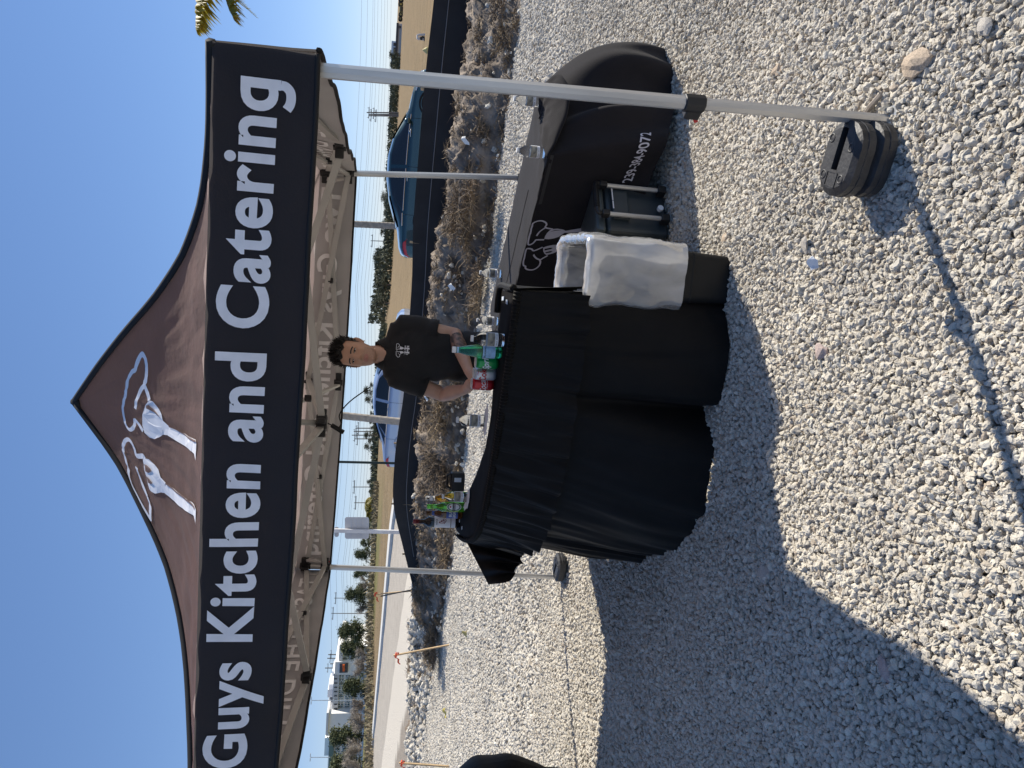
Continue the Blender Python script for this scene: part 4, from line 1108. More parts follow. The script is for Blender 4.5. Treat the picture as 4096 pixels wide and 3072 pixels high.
for q in ([(-.732, .622), (-.73, .587), (-.735, .573), (-.742, .584), (-.745, .620)], [(-.760, .614), (-.756, .584), (-.760, .57), (-.768, .578), (-.769, .605)], [(-.603, .622), (-.594, .59), (-.606, .552), (-.600, .59)]): em.poly(q, lambda x, y: frontpt(x, y, .007), .03)
em.build('emblem_cutout', M['cloth'], e2)
tv, tf = text2d('239-384-9072', .012, .1); x0, x1, y0, y1 = textbounds(tv); em = MB()
em.add([frontpt(-.30 + .37 * (x - x0) / (x1 - x0), .252 + .055 * (y - 0) / .729 - .01 * (x - x0) / (x1 - x0), .012) for x, y in tv], tf)
em.build('phone_number', M['print_grey'], clo)
# water bottles standing on the tablecloth
gt = 'small water bottles with a photo label'
water(Vector((1.60, 4.01, ZC + .008)), 'clear water bottle near the right end of the covered table behind the tent leg', gt, 1.0)
water(Vector((1.255, 3.83, ZC + .008)), 'clear water bottle at the near corner edge of the covered table', gt, 1.0)
water(Vector((.783, 5.12, ZC + .008)), 'clear water bottle at the far left of the covered table right of the bar', gt, 1.0)
water(Vector((.445, 5.15, ZC + .008)), 'clear water bottle on the covered table just beside the standing man', gt, 1.0)

for o in list(SC.objects):
    if o.parent is None and o.get('category') == 'water bottle': o.scale = (1.0, 1.0, .74)
# ------------------------------------------------------------------ bin with liner
M['bin'] = mat('black bin plastic', (.013, .013, .013), .5, noise_s=8, noise_amt=.15, spec=.2)
bd = Vector((.165, .986, 0)); bx = Vector((.986, -.165, 0)); bc = Vector((.555, 3.30, 0))
def rr_ring(w, d, z, c, rad=.05, n=6):
    p = []
    for sx, sy, a0 in ((1, 1, 0), (-1, 1, 90), (-1, -1, 180), (1, -1, 270)):
        for i in range(n):
            a = R(a0 + 90 * i / (n - 1)); p.append(c + bx * (sx * (w / 2 - rad) + rad * math.cos(a)) + bd * (sy * (d / 2 - rad) + rad * math.sin(a)) + Vector((0, 0, z)))
    return p
def even_ring(w, d, z, c, rad, n=120):
    base = rr_ring(w, d, z, c, rad, 6); base.append(base[0]); L_ = [0.]
    for a, b in zip(base, base[1:]): L_.append(L_[-1] + (b - a).length)
    out = []
    for i in range(n):
        s = L_[-1] * i / n; k = max(j for j in range(len(L_) - 1) if L_[j] <= s); out.append(base[k].lerp(base[k + 1], (s - L_[k]) / max(1e-9, L_[k + 1] - L_[k])))
    return out
def ringloft(mb, rings, cap0=False, cap1=False):
    n = len(rings[0]); vs = [v for r in rings for v in r]
    fs = [(i * n + j, i * n + (j + 1) % n, (i + 1) * n + (j + 1) % n, (i + 1) * n + j) for i in range(len(rings) - 1) for j in range(n)]
    if cap0: fs.append(tuple(range(n - 1, -1, -1)))
    if cap1: fs.append(tuple((len(rings) - 1) * n + j for j in range(n)))
    mb.add(vs, fs)
bn = thing('trash_bin', 'slim black rectangular trash bin beside the bar skirt', 'trash bin', bc)
g = MB(); rings = [rr_ring(lerp(.215, .27, i / 8), lerp(.46, .53, i / 8), .004 + .68 * i / 8, bc, .035) for i in range(9)]
ringloft(g, rings, cap0=True); ringloft(g, [rr_ring(lerp(.262, .205, i / 4), lerp(.522, .452, i / 4), .684 - .66 * i / 4, bc, .033) for i in range(5)], cap1=True)
g.build('bin_body', M['bin'], bn, smooth=False)
g = MB(); ringloft(g, [rr_ring(.235, .482, .19, bc, .036), rr_ring(.237, .484, .196, bc, .036), rr_ring(.236, .482, .202, bc, .036)]); g.build('body_seam', M['bin'], bn)
def liner_mat():
    m = bpy.data.materials.new('thin white plastic film'); m.use_nodes = True; nt = m.node_tree; N = nt.nodes.new; L = nt.links.new
    b = nt.nodes['Principled BSDF']; b.inputs['Base Color'].default_value = (.93, .94, .95, 1); b.inputs['Roughness'].default_value = .16; b.inputs['Specular IOR Level'].default_value = .6
    tr = N('ShaderNodeBsdfTranslucent'); tr.inputs[0].default_value = (.95, .95, .96, 1); tp = N('ShaderNodeBsdfTransparent')
    m1 = N('ShaderNodeMixShader'); m1.inputs[0].default_value = .4; L(b.outputs[0], m1.inputs[1]); L(tr.outputs[0], m1.inputs[2])
    tc = N('ShaderNodeTexCoord'); mp = N('ShaderNodeMapping'); mp.inputs['Scale'].default_value = (1, 1, .55); L(tc.outputs['Object'], mp.inputs[0])
    rd = N('ShaderNodeTexNoise'); rd.noise_type = 'RIDGED_MULTIFRACTAL'; rd.inputs['Scale'].default_value = 7; rd.inputs['Detail'].default_value = 6; rd.inputs['Distortion'].default_value = .8; L(mp.outputs[0], rd.inputs['Vector'])
    nz = N('ShaderNodeTexNoise'); nz.inputs['Scale'].default_value = 4; nz.inputs['Detail'].default_value = 4; nz.inputs['Distortion'].default_value = 1.0; L(mp.outputs[0], nz.inputs['Vector'])
    bp = N('ShaderNodeBump'); bp.inputs['Strength'].default_value = 1; bp.inputs['Distance'].default_value = .012; L(rd.outputs[0], bp.inputs['Height']); L(bp.outputs[0], b.inputs['Normal'])
    mr = N('ShaderNodeMapRange'); mr.inputs['From Min'].default_value = .35; mr.inputs['From Max'].default_value = .65; mr.inputs['To Min'].default_value = .36; mr.inputs['To Max'].default_value = .70; L(nz.outputs[0], mr.inputs[0])
    m2 = N('ShaderNodeMixShader'); L(mr.outputs[0], m2.inputs[0]); L(tp.outputs[0], m2.inputs[1]); L(m1.outputs[0], m2.inputs[2])
    gl = N('ShaderNodeBsdfGlossy'); gl.inputs['Roughness'].default_value = .13; L(bp.outputs[0], gl.inputs['Normal']); gl.inputs[0].default_value = (1, 1, 1, 1)
    lw = N('ShaderNodeLayerWeight'); lw.inputs[0].default_value = .25; L(bp.outputs[0], lw.inputs['Normal'])
    mg = N('ShaderNodeMapRange'); mg.inputs['To Min'].default_value = .05; mg.inputs['To Max'].default_value = .5; L(lw.outputs['Fresnel'], mg.inputs[0])
    m3 = N('ShaderNodeMixShader'); L(mg.outputs[0], m3.inputs[0]); L(m2.outputs[0], m3.inputs[1]); L(gl.outputs[0], m3.inputs[2])
    L(m3.outputs[0], nt.nodes['Material Output'].inputs[0]); return m
M['film'] = liner_mat()
g = MB()
rl_ = random.Random(5)
def ring_noise(ring, amp, seed):
    c = sum(ring, Vector()) / len(ring)
    out = []
    for i, p in enumerate(ring):
        d = (p - c); d.z = 0; d.normalize(); out.append(p + d * amp * noise.noise(Vector((p.x * 16, p.y * 16, p.z * 9 + seed))) + Vector((0, 0, amp * .4 * noise.noise(Vector((p.x * 22, p.y * 22, seed))))))
    return out
rings = []
for i in range(16): rings.append(ring_noise(even_ring(lerp(.17, .24, i / 15), lerp(.40, .50, i / 15), lerp(.25, .692, i / 15), bc, .04), .012, i * .2))
for w_, dd_, zz_ in ((.262, .525, .703), (.285, .546, .708), (.31, .570, .703)): rings.append(ring_noise(even_ring(w_, dd_, zz_, bc, .05), .014, 3 + w_ * 20))
for i in range(30): rings.append(ring_noise(even_ring(lerp(.318, .300, i / 29) + .008 * math.sin(i * .42), lerp(.578, .553, i / 29) + .008 * math.sin(i * .35 + 1), lerp(.692, .245, i / 29), bc, .055), (.015 if i < 24 else .008), 5 + i * .15))
ringloft(g, rings); ln = g.build('bin_liner', M['film'], smooth=True, loc=bc)
for v in ln.data.vertices:
    q = v.co; f = noise.noise(Vector((q.x * 22, q.y * 22, q.z * 12))) - 1.2 * abs(noise.noise(Vector((q.x * 30 + q.z * 25, q.y * 30 - q.z * 20, q.z * 26))))
    v.co += v.normal * .0055 * f
props(ln, 'crinkled translucent white plastic liner folded over the rim of the black bin', 'bin liner')
M['red_paper'] = mat('red scrap', (.6, .08, .06), .7)
# ------------------------------------------------------------------ wheeled cooler
M['cooler'] = mat('dark blue grey plastic', (.030, .042, .050), .4, noise_s=6, noise_amt=.1)
M['cooler_lid'] = mat('grey plastic lid', (.045, .058, .062), .35)
cc = Vector((.965, 3.96, 0)); ca = R(24); cx_ = Vector((math.cos(ca), math.sin(ca), 0)); cy_ = Vector((-math.sin(ca), math.cos(ca), 0))
MC = Matrix.Rotation(ca, 3, 'Z')
co = thing('wheeled_cooler', 'dark wheeled cooler with aluminium pull handle between the bin and the covered table', 'cooler', cc)
def cpt(x, y, z): return cc + cx_ * x + cy_ * y + Vector((0, 0, z))
g = MB(); g.box(cpt(0, .02, .20), (.33, .27, .36), MC, taper=1.06); g.build('cooler_body', M['cooler'], co, bevel=.02)
g = MB(); g.box(cpt(0, .02, .415), (.36, .30, .055), MC, taper=.94); g.build('lid', M['cooler_lid'], co, bevel=.016)
g = MB(); g.box(cpt(0, -.13, .30), (.20, .03, .10), MC); g.build('front_panel', M['cooler'], co, bevel=.01)
for sx in (-1, 1):
    g = MB(); g.path([cpt(sx * .095, -.165, .07), cpt(sx * .095, -.165, .40)], .013, 8); hr = g.build('handle_rail', M['alu'], co)
    g = MB(); g.box(cpt(sx * .095, -.16, .06), (.045, .05, .05), MC); g.box(cpt(sx * .095, -.165, .40), (.035, .04, .045), MC); g.build('rail_mount', M['nylon'], hr, bevel=.006)
    g = MB(); c = cpt(sx * .15, .10, .05); g.path([c - cx_ * .022, c + cx_ * .022], .05, 18); wl_ = g.build('wheel', M['nylon'], co)
    g = MB(); g.path([c - cx_ * .024, c + cx_ * .024], .02, 10); g.build('hub', M['leg_grey'], wl_)
g = MB(); g.path([Vector(p) for p in catmull([tuple(cpt(-.095, -.165, .42)), tuple(cpt(-.09, -.175, .445)), tuple(cpt(0, -.18, .45)), tuple(cpt(.09, -.175, .445)), tuple(cpt(.095, -.165, .42))], 5)], .014, 8)
hg = g.build('handle_grip', M['nylon'], co)
g = MB()
for i in range(14):
    q = cpt(-.065 + .01 * i, -.18, .45); g.path([q - cx_ * .002, q + cx_ * .002], .0168, 10)
g.build('grip_rib', M['nylon'], hg)
g = MB(); g.path([cpt(-.02, -.145, .075), cpt(-.02, -.165, .075)], .017, 14); g.build('drain_plug', M['cap_white'], co)
g = MB()
for sx, l in ((-1, .05), (.2, .06), (1, .03)): g.box(cpt(.05 * sx + .03, -.152, .345), (l, .002, .006), MC)
g.build('label_line', M['label_white'], co)
# something black and draped at the left edge of the view
t = thing('draped_stand', 'black draped lump at the far left edge standing on the shaded gravel', 'covered stand', (-2.85, 4.55, 0))
g = MB()
def dl(u, v):
    a = 2 * math.pi * u; r = float(np.interp(v, [0, .3, .55, .72, .86, .95, 1], [.34, .42, .50, .50, .40, .24, .0])); 
    r += .03 * noise.noise(Vector((math.cos(a) * 2, math.sin(a) * 2, v * 5))) + .02 * math.sin(a * 9 + v * 3) * (1 - v)
    return Vector((-2.92 + math.cos(a) * r, 4.55 + math.sin(a) * r * .9, 1.14 * v))
g.grid(dl, 64, 30); g.build('cloth', M['satin'], t, smooth=True)
# ------------------------------------------------------------------ the man behind the bar
def mp_(zx, zy, Y): return at((1290 + zx / 3.403) / KD, (1240 + zy / 3.403) / KD, Y)
M['skin'] = mat('tanned skin', (.52, .305, .215), .5, noise_s=14, noise_amt=.07, spec=.4)
M['skin'].node_tree.nodes['Principled BSDF'].inputs['Subsurface Weight'].default_value = .12
M['skin'].node_tree.nodes['Principled BSDF'].inputs['Subsurface Radius'].default_value = (.012, .005, .003)
M['lip'] = mat('lips', (.43, .20, .16), .45)
M['beard'] = mat('shaven beard shade', (.45, .265, .19), .55, noise_s=200, noise_amt=.15)
M['tattoo'] = mat('tattooed skin', (.30, .18, .13), .55, noise_s=42, col2=(.035, .032, .035), detail=2)
M['hair'] = mat('black hair', (.008, .006, .006), .45, noise_s=60, noise_amt=.3, stretch=(3, 3, .6))
M['eye_white'] = mat('eye white', (.55, .5, .47), .3)
M['eye_dark'] = mat('dark eye', (.012, .008, .006), .15)
M['polo'] = mat('black polo cotton', (.0085, .008, .009), .85, noise_s=10, noise_amt=.2, bump=.15, bump_s=300, sheen=.1)
M['trousers'] = mat('black trousers', (.008, .008, .009), .85)
M['shoe'] = mat('black shoe', (.01, .01, .01), .5)
M['button'] = mat('dark button', (.03, .03, .03), .4)
M['stud'] = mat('ear stud', (.7, .7, .7), .2, metal=.9)
YP = 4.30
man = thing('person', 'man in black polo shirt with spiky dark hair standing smiling behind the bar, forearm tattoo', 'person', (.14, YP, 0))
HC = mp_(455, 612, YP - .085); HC = Vector((HC.x + .010, YP - .01, HC.z))
HM = Matrix.Rotation(R(-13), 3, 'Z') @ Matrix.Rotation(R(5), 3, 'Y') @ Matrix.Rotation(R(-4), 3, 'X')
HS = 1.0
Zs = [-.118, -.108, -.088, -.06, -.03, 0, .03, .06, .085, .105, .117]
HW = [.018, .038, .052, .061, .067, .0705, .0725, .072, .063, .045, .006]
HF = [.062, .083, .087, .087, .087, .085, .088, .087, .077, .055, .006]
HBk = [.0, .015, .035, .06, .08, .093, .098, .097, .085, .058, .006]
def G2(x, z, x0, z0, sx, sz): return math.exp(-((x - x0) / sx) ** 2 - ((z - z0) / sz) ** 2)
def head_local(th, z, off=0.0, feat=True):
    hw, hf, hb = (float(np.interp(z, Zs, a)) for a in (HW, HF, HBk))
    c, s = math.cos(th), math.sin(th); e = 2 / 2.25
    x = math.copysign(abs(c) ** e, c) * hw; y = math.copysign(abs(s) ** e, s) * (hf if s < 0 else hb)
    if feat and s < 0:
        d = 0
        np_ = lerp(.18, 1, min(1, max(0, (.022 - z) / .050))) if z > -.028 else max(0, 1 - (-.028 - z) / .014)
        if z < .03: d += .029 * math.exp(-(x / (.0095 + .004 * np_)) ** 2) * np_
        for sg in (-1, 1):
            d += .010 * G2(x, z, sg * .0145, -.032, .0065, .008)
            d -= .013 * G2(x, z, sg * .032, .004, .017, .011)
            d += .006 * G2(x, z, sg * .033, .002, .011, .007)
            d += .0045 * G2(x, z, sg * .033, .024, .022, .007)
            d += .007 * G2(x, z, sg * .043, -.026, .018, .018)
            d -= .0035 * G2(x, z, sg * .033, -.052, .006, .018)
        d += .0075 * G2(x, z, 0, -.058, .022, .0055) + .0075 * G2(x, z, 0, -.071, .018, .006) - .005 * G2(x, z, 0, -.0645, .027, .0028)
        d += .009 * G2(x, z, 0, -.102, .018, .013) - .004 * G2(x, z, 0, -.083, .02, .005)
        y -= d * min(1, abs(s) * 1.6)
    v = Vector((x, y, z)); 
    if off:
        q = Vector((x / max(hw, .02), y / max(hf, .02), z / .1)); v += Vector((x, y, z * .8)).normalized() * off
    return v
def H(v): return HC + HM @ (v * HS)
g = MB()
g.grid(lambda u, v: H(head_local(2 * math.pi * u, lerp(Zs[0], Zs[-1], .5 - .5 * math.cos(math.pi * v)))), 120, 110)
g.add([H(Vector((0, -.03, Zs[0]))), H(Vector((0, -.02, Zs[-1] + .0005)))], [])
nb = mp_(850, 600, YP)
neck0 = Vector((nb.x + .003, YP + .02, nb.z - .06)); neck1 = H(Vector((0, .02, -.06)))
g.path([neck0, neck0.lerp(neck1, .45), neck1], [.066, .054, .052], 20)
for sg in (-1, 1):
    e = [H(Vector((sg * (.071 + .004 * k), .012 + .006 * k, z))) for k, z in ((0, -.032), (1, -.022), (2, 0), (2.4, .018), (1.2, .030), (0, .026))]
    g.path(e, [.006, .008, .011, .011, .009, .006], 8)
shR, shL = mp_(1090, 215, YP), mp_(1000, 905, YP)
shR.z -= .0; elR = mp_(1800, 335, YP - .03); wrR = mp_(1990, 830, YP - .26); elL = mp_(1640, 1150, YP + .03); wrL = mp_(1965, 1075, YP - .20)
chest = Vector(((shR.x + shL.x) / 2, YP + .02, 1.36))
def torso(mb, k=0.0, zlo=.80):
    rows = [(1.545, .05, .05), (1.515, .085, .06), (1.48, .155, .075), (1.43, .182, .098), (1.36, .183, .112), (1.27, .172, .110), (1.17, .158, .102), (1.07, .155, .102), (.97, .165, .108), (.88, .172, .112), (zlo, .165, .11)]
    zs = [r[0] for r in rows]
    def f(u, v):
        z = lerp(zlo, 1.545, v); hw = float(np.interp(z, zs[::-1], [r[1] for r in rows][::-1])) + k; hd = float(np.interp(z, zs[::-1], [r[2] for r in rows][::-1])) + k
        a = 2 * math.pi * u; c, s = math.cos(a), math.sin(a)
        cx = lerp(nb.x - .0, (shR.x + shL.x) / 2, sstep(1.55, 1.42, z)); cx += lerp(0, -.012, sstep(1.3, 1.0, z))
        tilt = (c * hw) * .02
        return Vector((cx + math.copysign(abs(c) ** .85, c) * hw * .93, YP + .02 + math.copysign(abs(s) ** .85, s) * hd, z + tilt))
    mb.grid(f, 40, 50); n = 41
    mb.add([f(i / 40, 0) for i in range(40)], [tuple(range(39, -1, -1))]); mb.add([f(i / 40, 1) for i in range(40)], [tuple(range(40))])
torso(g, -.012)
def arm(mb, sh, el, wr, k=0., a=0., b=1.):
    mb.path([sh, sh.lerp(el, .35), sh.lerp(el, .8), el, el.lerp(wr, .3), el.lerp(wr, .75), wr], [.055 + k, .053 + k, .045 + k, .044 + k, .045 + k, .034 + k, .027 + k], 16)
arm(g, shR, elR, wrR); arm(g, shL, elL, wrL)
# hands: palm and five bent fingers, lightly closed
def hand(mb, wr, fwd, down, side):
    fwd, down, side = fwd.normalized(), down.normalized(), side.normalized()
    pc = wr + fwd * .05
    mb.path([wr - fwd * .01, wr + fwd * .03, wr + fwd * .07, wr + fwd * .092], [.026, .032, .034, .022], 12)
    for i, (o, l) in enumerate(((-.031, .072), (-.0105, .080), (.0105, .075), (.030, .060))):
        b = wr + fwd * .078 + side * o
        mb.path([b - fwd * .02, b + fwd * l * .38 + down * .006, b + fwd * l * .66 + down * l * .30, b + fwd * l * .74 + down * l * .62], [.0098, .0092, .0085, .0065], 9)
    b = wr + fwd * .022 - side * .026
    mb.path([b, b + fwd * .028 - side * .022 + down * .012, b + fwd * .055 - side * .020 + down * .028, b + fwd * .072 - side * .008 + down * .034], [.014, .0115, .0105, .0075], 9)
fR = (wrR - elR); fL = (wrL - elL)
hand(g, wrR, fR + Vector((0, 0, -.12)), Vector((0, .5, -1)), Vector((0, -1, .2)))
hand(g, wrL, fL + Vector((.12, -.1, .05)), Vector((.8, .2, -.4)), Vector((.3, -1, .1)))
hipc = Vector((chest.x - .02, YP + .03, .86))
for sg in (-1, 1):
    g.path([hipc + Vector((sg * .085, 0, .04)), Vector((hipc.x + sg * .10, YP + .02, .48)), Vector((hipc.x + sg * .11, YP + .05, .08)), Vector((hipc.x + sg * .115, YP - .08, .05))], [.085, .055, .040, .035], 12)
tmp = g.build('tmp_body', M['skin'], loc=(.14, YP, 0))
body = evalmesh(tmp, 'body', [M['skin'], M['lip'], M['beard'], M['tattoo']], man, [('REMESH', dict(mode='VOXEL', voxel_size=.0042)), ('SMOOTH', dict(factor=.5, iterations=3))])
body.location = (0, 0, 0)
HMi = HM.inverted(); o0 = Vector((.14, YP, 0)); idx = []
for p in body.data.polygons:
    w = p.center + o0; q = HMi @ (w - HC); m = 0
    if w.z > 1.5 and q.y < -.03:
        if ((q.x / .026) ** 2 + ((q.z + .0645) / .0125) ** 2) < 1 and q.y < -.075: m = 1
        elif q.z < -.045 and abs(q.x) < .056: m = 2
        elif q.z < -.045 and abs(q.x) < .035: m = 2
    elif w.z < 1.3:
        ab = wrR - elR; t = (w - elR).dot(ab) / ab.dot(ab); d = (w - (elR + ab * t)).length
        if .10 < t < .50 and d < .07: m = 3
    idx.append(m)
body.data.polygons.foreach_set('material_index', idx)
# eyes, brows
for sg in (-1, 1):
    g = MB()
    ex, ez = sg * .032, .004
    def eyef(x, z, o): 
        th = math.atan2(-1, 0); best = None
        hw = float(np.interp(z, Zs, HW)); c = max(-1, min(1, x / hw)); c = math.copysign(abs(c) ** (2.25 / 2), c); th = -math.acos(c)
        v = head_local(th, z); v.y -= o; return H(v)
    pts = [(ex + math.cos(a) * .0135, ez - .0005 * sg * 0 + math.sin(a) * .0042) for a in [i * 2 * math.pi / 14 for i in range(14)]]
    g.poly(pts, lambda x, y: eyef(x, y, .0022), .006); ey = g.build('eye', M['eye_white'], man, smooth=True)
    g = MB(); pts = [(ex - .0015 + math.cos(a) * .0052, ez + math.sin(a) * .0045) for a in [i * 2 * math.pi / 12 for i in range(12)]]
    g.poly(pts, lambda x, y: eyef(x, y, .003), .006); g.build('iris', M['eye_dark'], ey)
    g = MB(); g.ribbon([(ex + d * .0145, ez + .0048 - .0035 * d * d) for d in (-1, -.5, 0, .5, 1)], .0036, lambda x, y: eyef(x, y, .0034)); g.build('eyelash_line', M['eye_dark'], ey)
    g = MB(); g.ribbon([(ex + sg * d * .019, .0215 + .0035 * (1 - d * d) - .002 * d) for d in (-1, -.6, -.2, .2, .6, 1)], .0068, lambda x, y: eyef(x, y, .0032)); g.build('eyebrow', M['hair'], man)
g = MB(); g.ribbon([(d * .026 - .002, -.0645 + .004 * d * d) for d in (-1, -.5, 0, .5, 1)], .0022, lambda x, y: eyef(x, y, .0008)); g.build('mouth_line', M['lip'], man)
# hair: cap and spiky tufts
rh = random.Random(2)
def hairline(th):
    f = -math.sin(th)          # 1 at the forehead
    if f > .35: return .070 + .006 * math.cos(th * 9)
    if f > -.1: return lerp(.012, .070, sstep(-.1, .35, f)) + (-.03 if -.05 < f < .18 else 0)
    return lerp(-.055, .012, sstep(-1, -.1, f))
g = MB()
def cap(u, v):
    th = 2 * math.pi * u; z0 = hairline(th); z = lerp(z0, .117, v)
    return H(head_local(th, z, .003 + .011 * sstep(0, .6, v), False))
g.grid(cap, 90, 30)
for i in range(1500):
    th = rh.uniform(0, 6.283); z0 = hairline(th); v = rh.random() ** .7; z = lerp(z0, .116, v)
    b = head_local(th, z, .004 + .008 * v, False); up_ = sstep(.03, .10, z)
    d = (Vector((b.x, b.y * .8 + .01, b.z * .9 + .02)).normalized() + Vector((rh.uniform(-.45, .45), rh.uniform(-.5, .3) - .25 * up_, .5 * up_ + rh.uniform(-.2, .3) - .5 * (1 - up_)))).normalized()
    L_ = rh.uniform(.014, .034) * (.35 + .95 * up_); w = rh.uniform(.0025, .005)
    s = d.cross(Vector((rh.uniform(-1, 1), rh.uniform(-1, 1), rh.uniform(-1, 1)))).normalized() * w; s2 = d.cross(s).normalized() * w
    tip = b + d * L_ + Vector((rh.uniform(-.006, .006), rh.uniform(-.006, .006), rh.uniform(-.004, .004)))
    g.add([H(b + s), H(b - s * .5 + s2), H(b - s * .5 - s2), H(tip)], [(0, 1, 3), (1, 2, 3), (2, 0, 3)])
g.build('hair', M['hair'], man, smooth=False)
g = MB(); g.path([H(Vector((.079, .004, -.033))), H(Vector((.082, .002, -.034)))], .004, 8); g.build('ear_stud', M['stud'], man)
# polo shirt
g = MB(); torso(g, .006, .84)
for sh, el, e in ((shR, elR, .66), (shL, elL, .60)):
    d = sh.lerp(el, e)
    g.path([sh + (chest - sh) * .25 + Vector((0, 0, .03)), sh, sh.lerp(el, .3), d], [.070, .072, .072, .069], 20)
for sh in (shR, shL):
    t = nb + Vector((0, .02, -.015)); g.path([t.lerp(sh, .2), t.lerp(sh, .6) + Vector((0, 0, .004)), sh + Vector((0, 0, .012))], [.052, .058, .062], 14)
tmp = g.build('tmp_shirt', M['polo'], loc=(.14, YP, 0))
shirt = evalmesh(tmp, 'polo_shirt', M['polo'], man, [('REMESH', dict(mode='VOXEL', voxel_size=.008)), ('SMOOTH', dict(factor=.5, iterations=5))])
shirt.location = (0, 0, 0)
for v in shirt.data.vertices:   # cloth creases
    w = v.co; k = sstep(1.45, 1.2, w.z)
    v.co += v.normal * (.010 * noise.noise(Vector((w.x * 9 + w.z * 7, w.y * 5, w.z * 11))) * (.4 + k) + .004 * noise.noise(Vector((w.x * 26 + w.z * 14, w.y * 10, w.z * 24))))
for sh, el, e in ((shR, elR, .66), (shL, elL, .60)):
    g = MB(); a, b = sh.lerp(el, e - .06), sh.lerp(el, e + .012); g.path([a, b, b - (b - a) * .05], [.0725, .0715, .060], 22, cap=False); g.build('sleeve_hem', M['polo'], shirt, smooth=True)
def collar(u, v, sg):
    a = lerp(-95, 80, u) if sg < 0 else lerp(275, 100, u)
    c = neck0.lerp(neck1, .42); r = lerp(.066, .098, v) ; fr = max(0, -math.sin(R(a)))
    return Vector((c.x + math.cos(R(a)) * r * 1.02, c.y + math.sin(R(a)) * r * .95 + .01, c.z + .050 - .058 * v - .055 * fr * fr - .03 * fr ** 6))
g = MB()
for sg in (-1, 1): g.grid(lambda u, v: collar(u, v, sg), 24, 6)
cl_ = g.build('collar', M['polo'], shirt, smooth=True); s_ = cl_.modifiers.new('thick', 'SOLIDIFY'); s_.thickness = .003
def surf(x, z):
    """front surface of the shirt at x, z"""
    ok, p, n, i = shirt.ray_cast(Vector((x - .14, -1.0, z)), Vector((0, 1, 0)))
    return (p + o0) if ok else Vector((x, YP - .1, z))
g = MB()
for z in (1.455, 1.425): g.path([surf(nb.x + .0, z) + Vector((0, -.001, 0)), surf(nb.x, z) + Vector((0, -.004, 0))], .005, 10)
g.build('button', M['button'], shirt)
ec = mp_(1105, 540, YP - .1)
def badge(x, y, o=.003):
    X = ec.x + x; Z = ec.z + y; p = surf(X, Z); p.y -= o; return p
em = MB()
cx0, cz0, ks = -.69, .585, .20
def bm_(x, y): return badge((x - cx0) * ks - .004, (y - cz0) * ks + .012)
for k in ('hat1', 'arc1', 'hat2', 'arc2'): em.ribbon(TE[k], .012, bm_)
for k in ('spoon', 'fork'): em.poly(TE[k], bm_, .05)
for body_, z in (('Two Guys', -.012), ('Catering', -.026)):
    v, f = text2d(body_, .03, 0); x0, x1, y0, y1 = textbounds(v); s = .052 / (x1 - x0)
    em.add([badge((x - (x0 + x1) / 2) * s - .002, z + y * s * 1.1, .0035) for x, y in v], f)
em.build('badge', M['print_white'], shirt)
# trousers and shoes
g = MB()
g.path([hipc + Vector((0, 0, .12)), hipc + Vector((0, 0, .02)), hipc + Vector((0, 0, -.06))], [.165, .17, .15], 20)
for sg in (-1, 1):
    g.path([hipc + Vector((sg * .08, 0, 0)), Vector((hipc.x + sg * .10, YP + .02, .48)), Vector((hipc.x + sg * .11, YP + .05, .06))], [.105, .083, .068], 16)
tmp = g.build('tmp_trousers', M['trousers'], loc=(.14, YP, 0))
tr_ = evalmesh(tmp, 'trousers', M['trousers'], man, [('REMESH', dict(mode='VOXEL', voxel_size=.012)), ('SMOOTH', dict(factor=.5, iterations=4))]); tr_.location = (0, 0, 0)
for sg in (-1, 1):
    g = MB(); b = Vector((hipc.x + sg * .11, YP, .04)); g.path([b + Vector((0, .08, .01)), b + Vector((0, .0, .015)), b + Vector((0, -.10, 0)), b + Vector((0, -.17, -.005))], [.04, .046, .042, .026], 12); g.build('shoe', M['shoe'], man, smooth=True)
# ------------------------------------------------------------------ silt fence behind the bank
M['silt'] = mat('black woven silt fabric', (.014, .014, .0165), .75, noise_s=3, noise_amt=.25, bump=.2, bump_s=160)
M['thread'] = mat('pale stitched cord', (.22, .21, .21), .8)
M['stake_wood'] = mat('weathered stake wood', (.46, .33, .19), .85, noise_s=9, noise_amt=.2, stretch=(6, 6, .6))
M['ribbon'] = mat('fluorescent orange ribbon', (.70, .11, .05), .7)
FT = [at(x, y, Y) for x, y, Y in ((943, -90, 11.0), (937, 0, 11.5), (920, 150, 11.7), (907, 300, 12.2), (893, 480, 13), (890, 600, 13.8), (882, 720, 14.2), (872, 850, 14.5), (860, 930, 14.8), (852, 1000, 15), (850, 1090, 15.2), (870, 1180, 16), (897, 1288, 16.6))]
sf = thing('silt_fence', 'low black silt fence fabric with pale stitched line running behind the earth bank', 'silt fence', (0, 14, 0))
FTs = [Vector(p) for p in catmull([tuple(p) for p in FT], 10)]
def fpt(u, v, off=0.):
    k = u * (len(FTs) - 1); i = min(int(k), len(FTs) - 2); p = FTs[i].lerp(FTs[i + 1], k - i)
    zb = .02; z = lerp(p.z, zb, v); sag = .03 * math.sin(u * 40) * (1 - v)
    p = Vector((p.x, p.y, z)); p.y += .05 * noise.noise(Vector((u * 22, v * 2, 1))) * (.3 + v) + off - .05 * v; return p
g = MB(); g.grid(fpt, 220, 10); g.build('fabric', M['silt'], sf, smooth=True)
g = MB(); pts = [fpt(u / 120, .24 if u < 92 else .24 - .0 * u, -.012) for u in range(113)]; g.path(pts, .007, 5); g.build('stitched_line', M['thread'], sf)
for u in (.02, .19, .36, .53, .70, .832, .93, .995):
    p = fpt(u, 0); g = MB(); g.beam(Vector((p.x, p.y + .03, 0)), Vector((p.x, p.y + .03, p.z + .05)), .035, .035, up=(1, 0, 0)); g.build('stake', M['stake_wood'], sf)
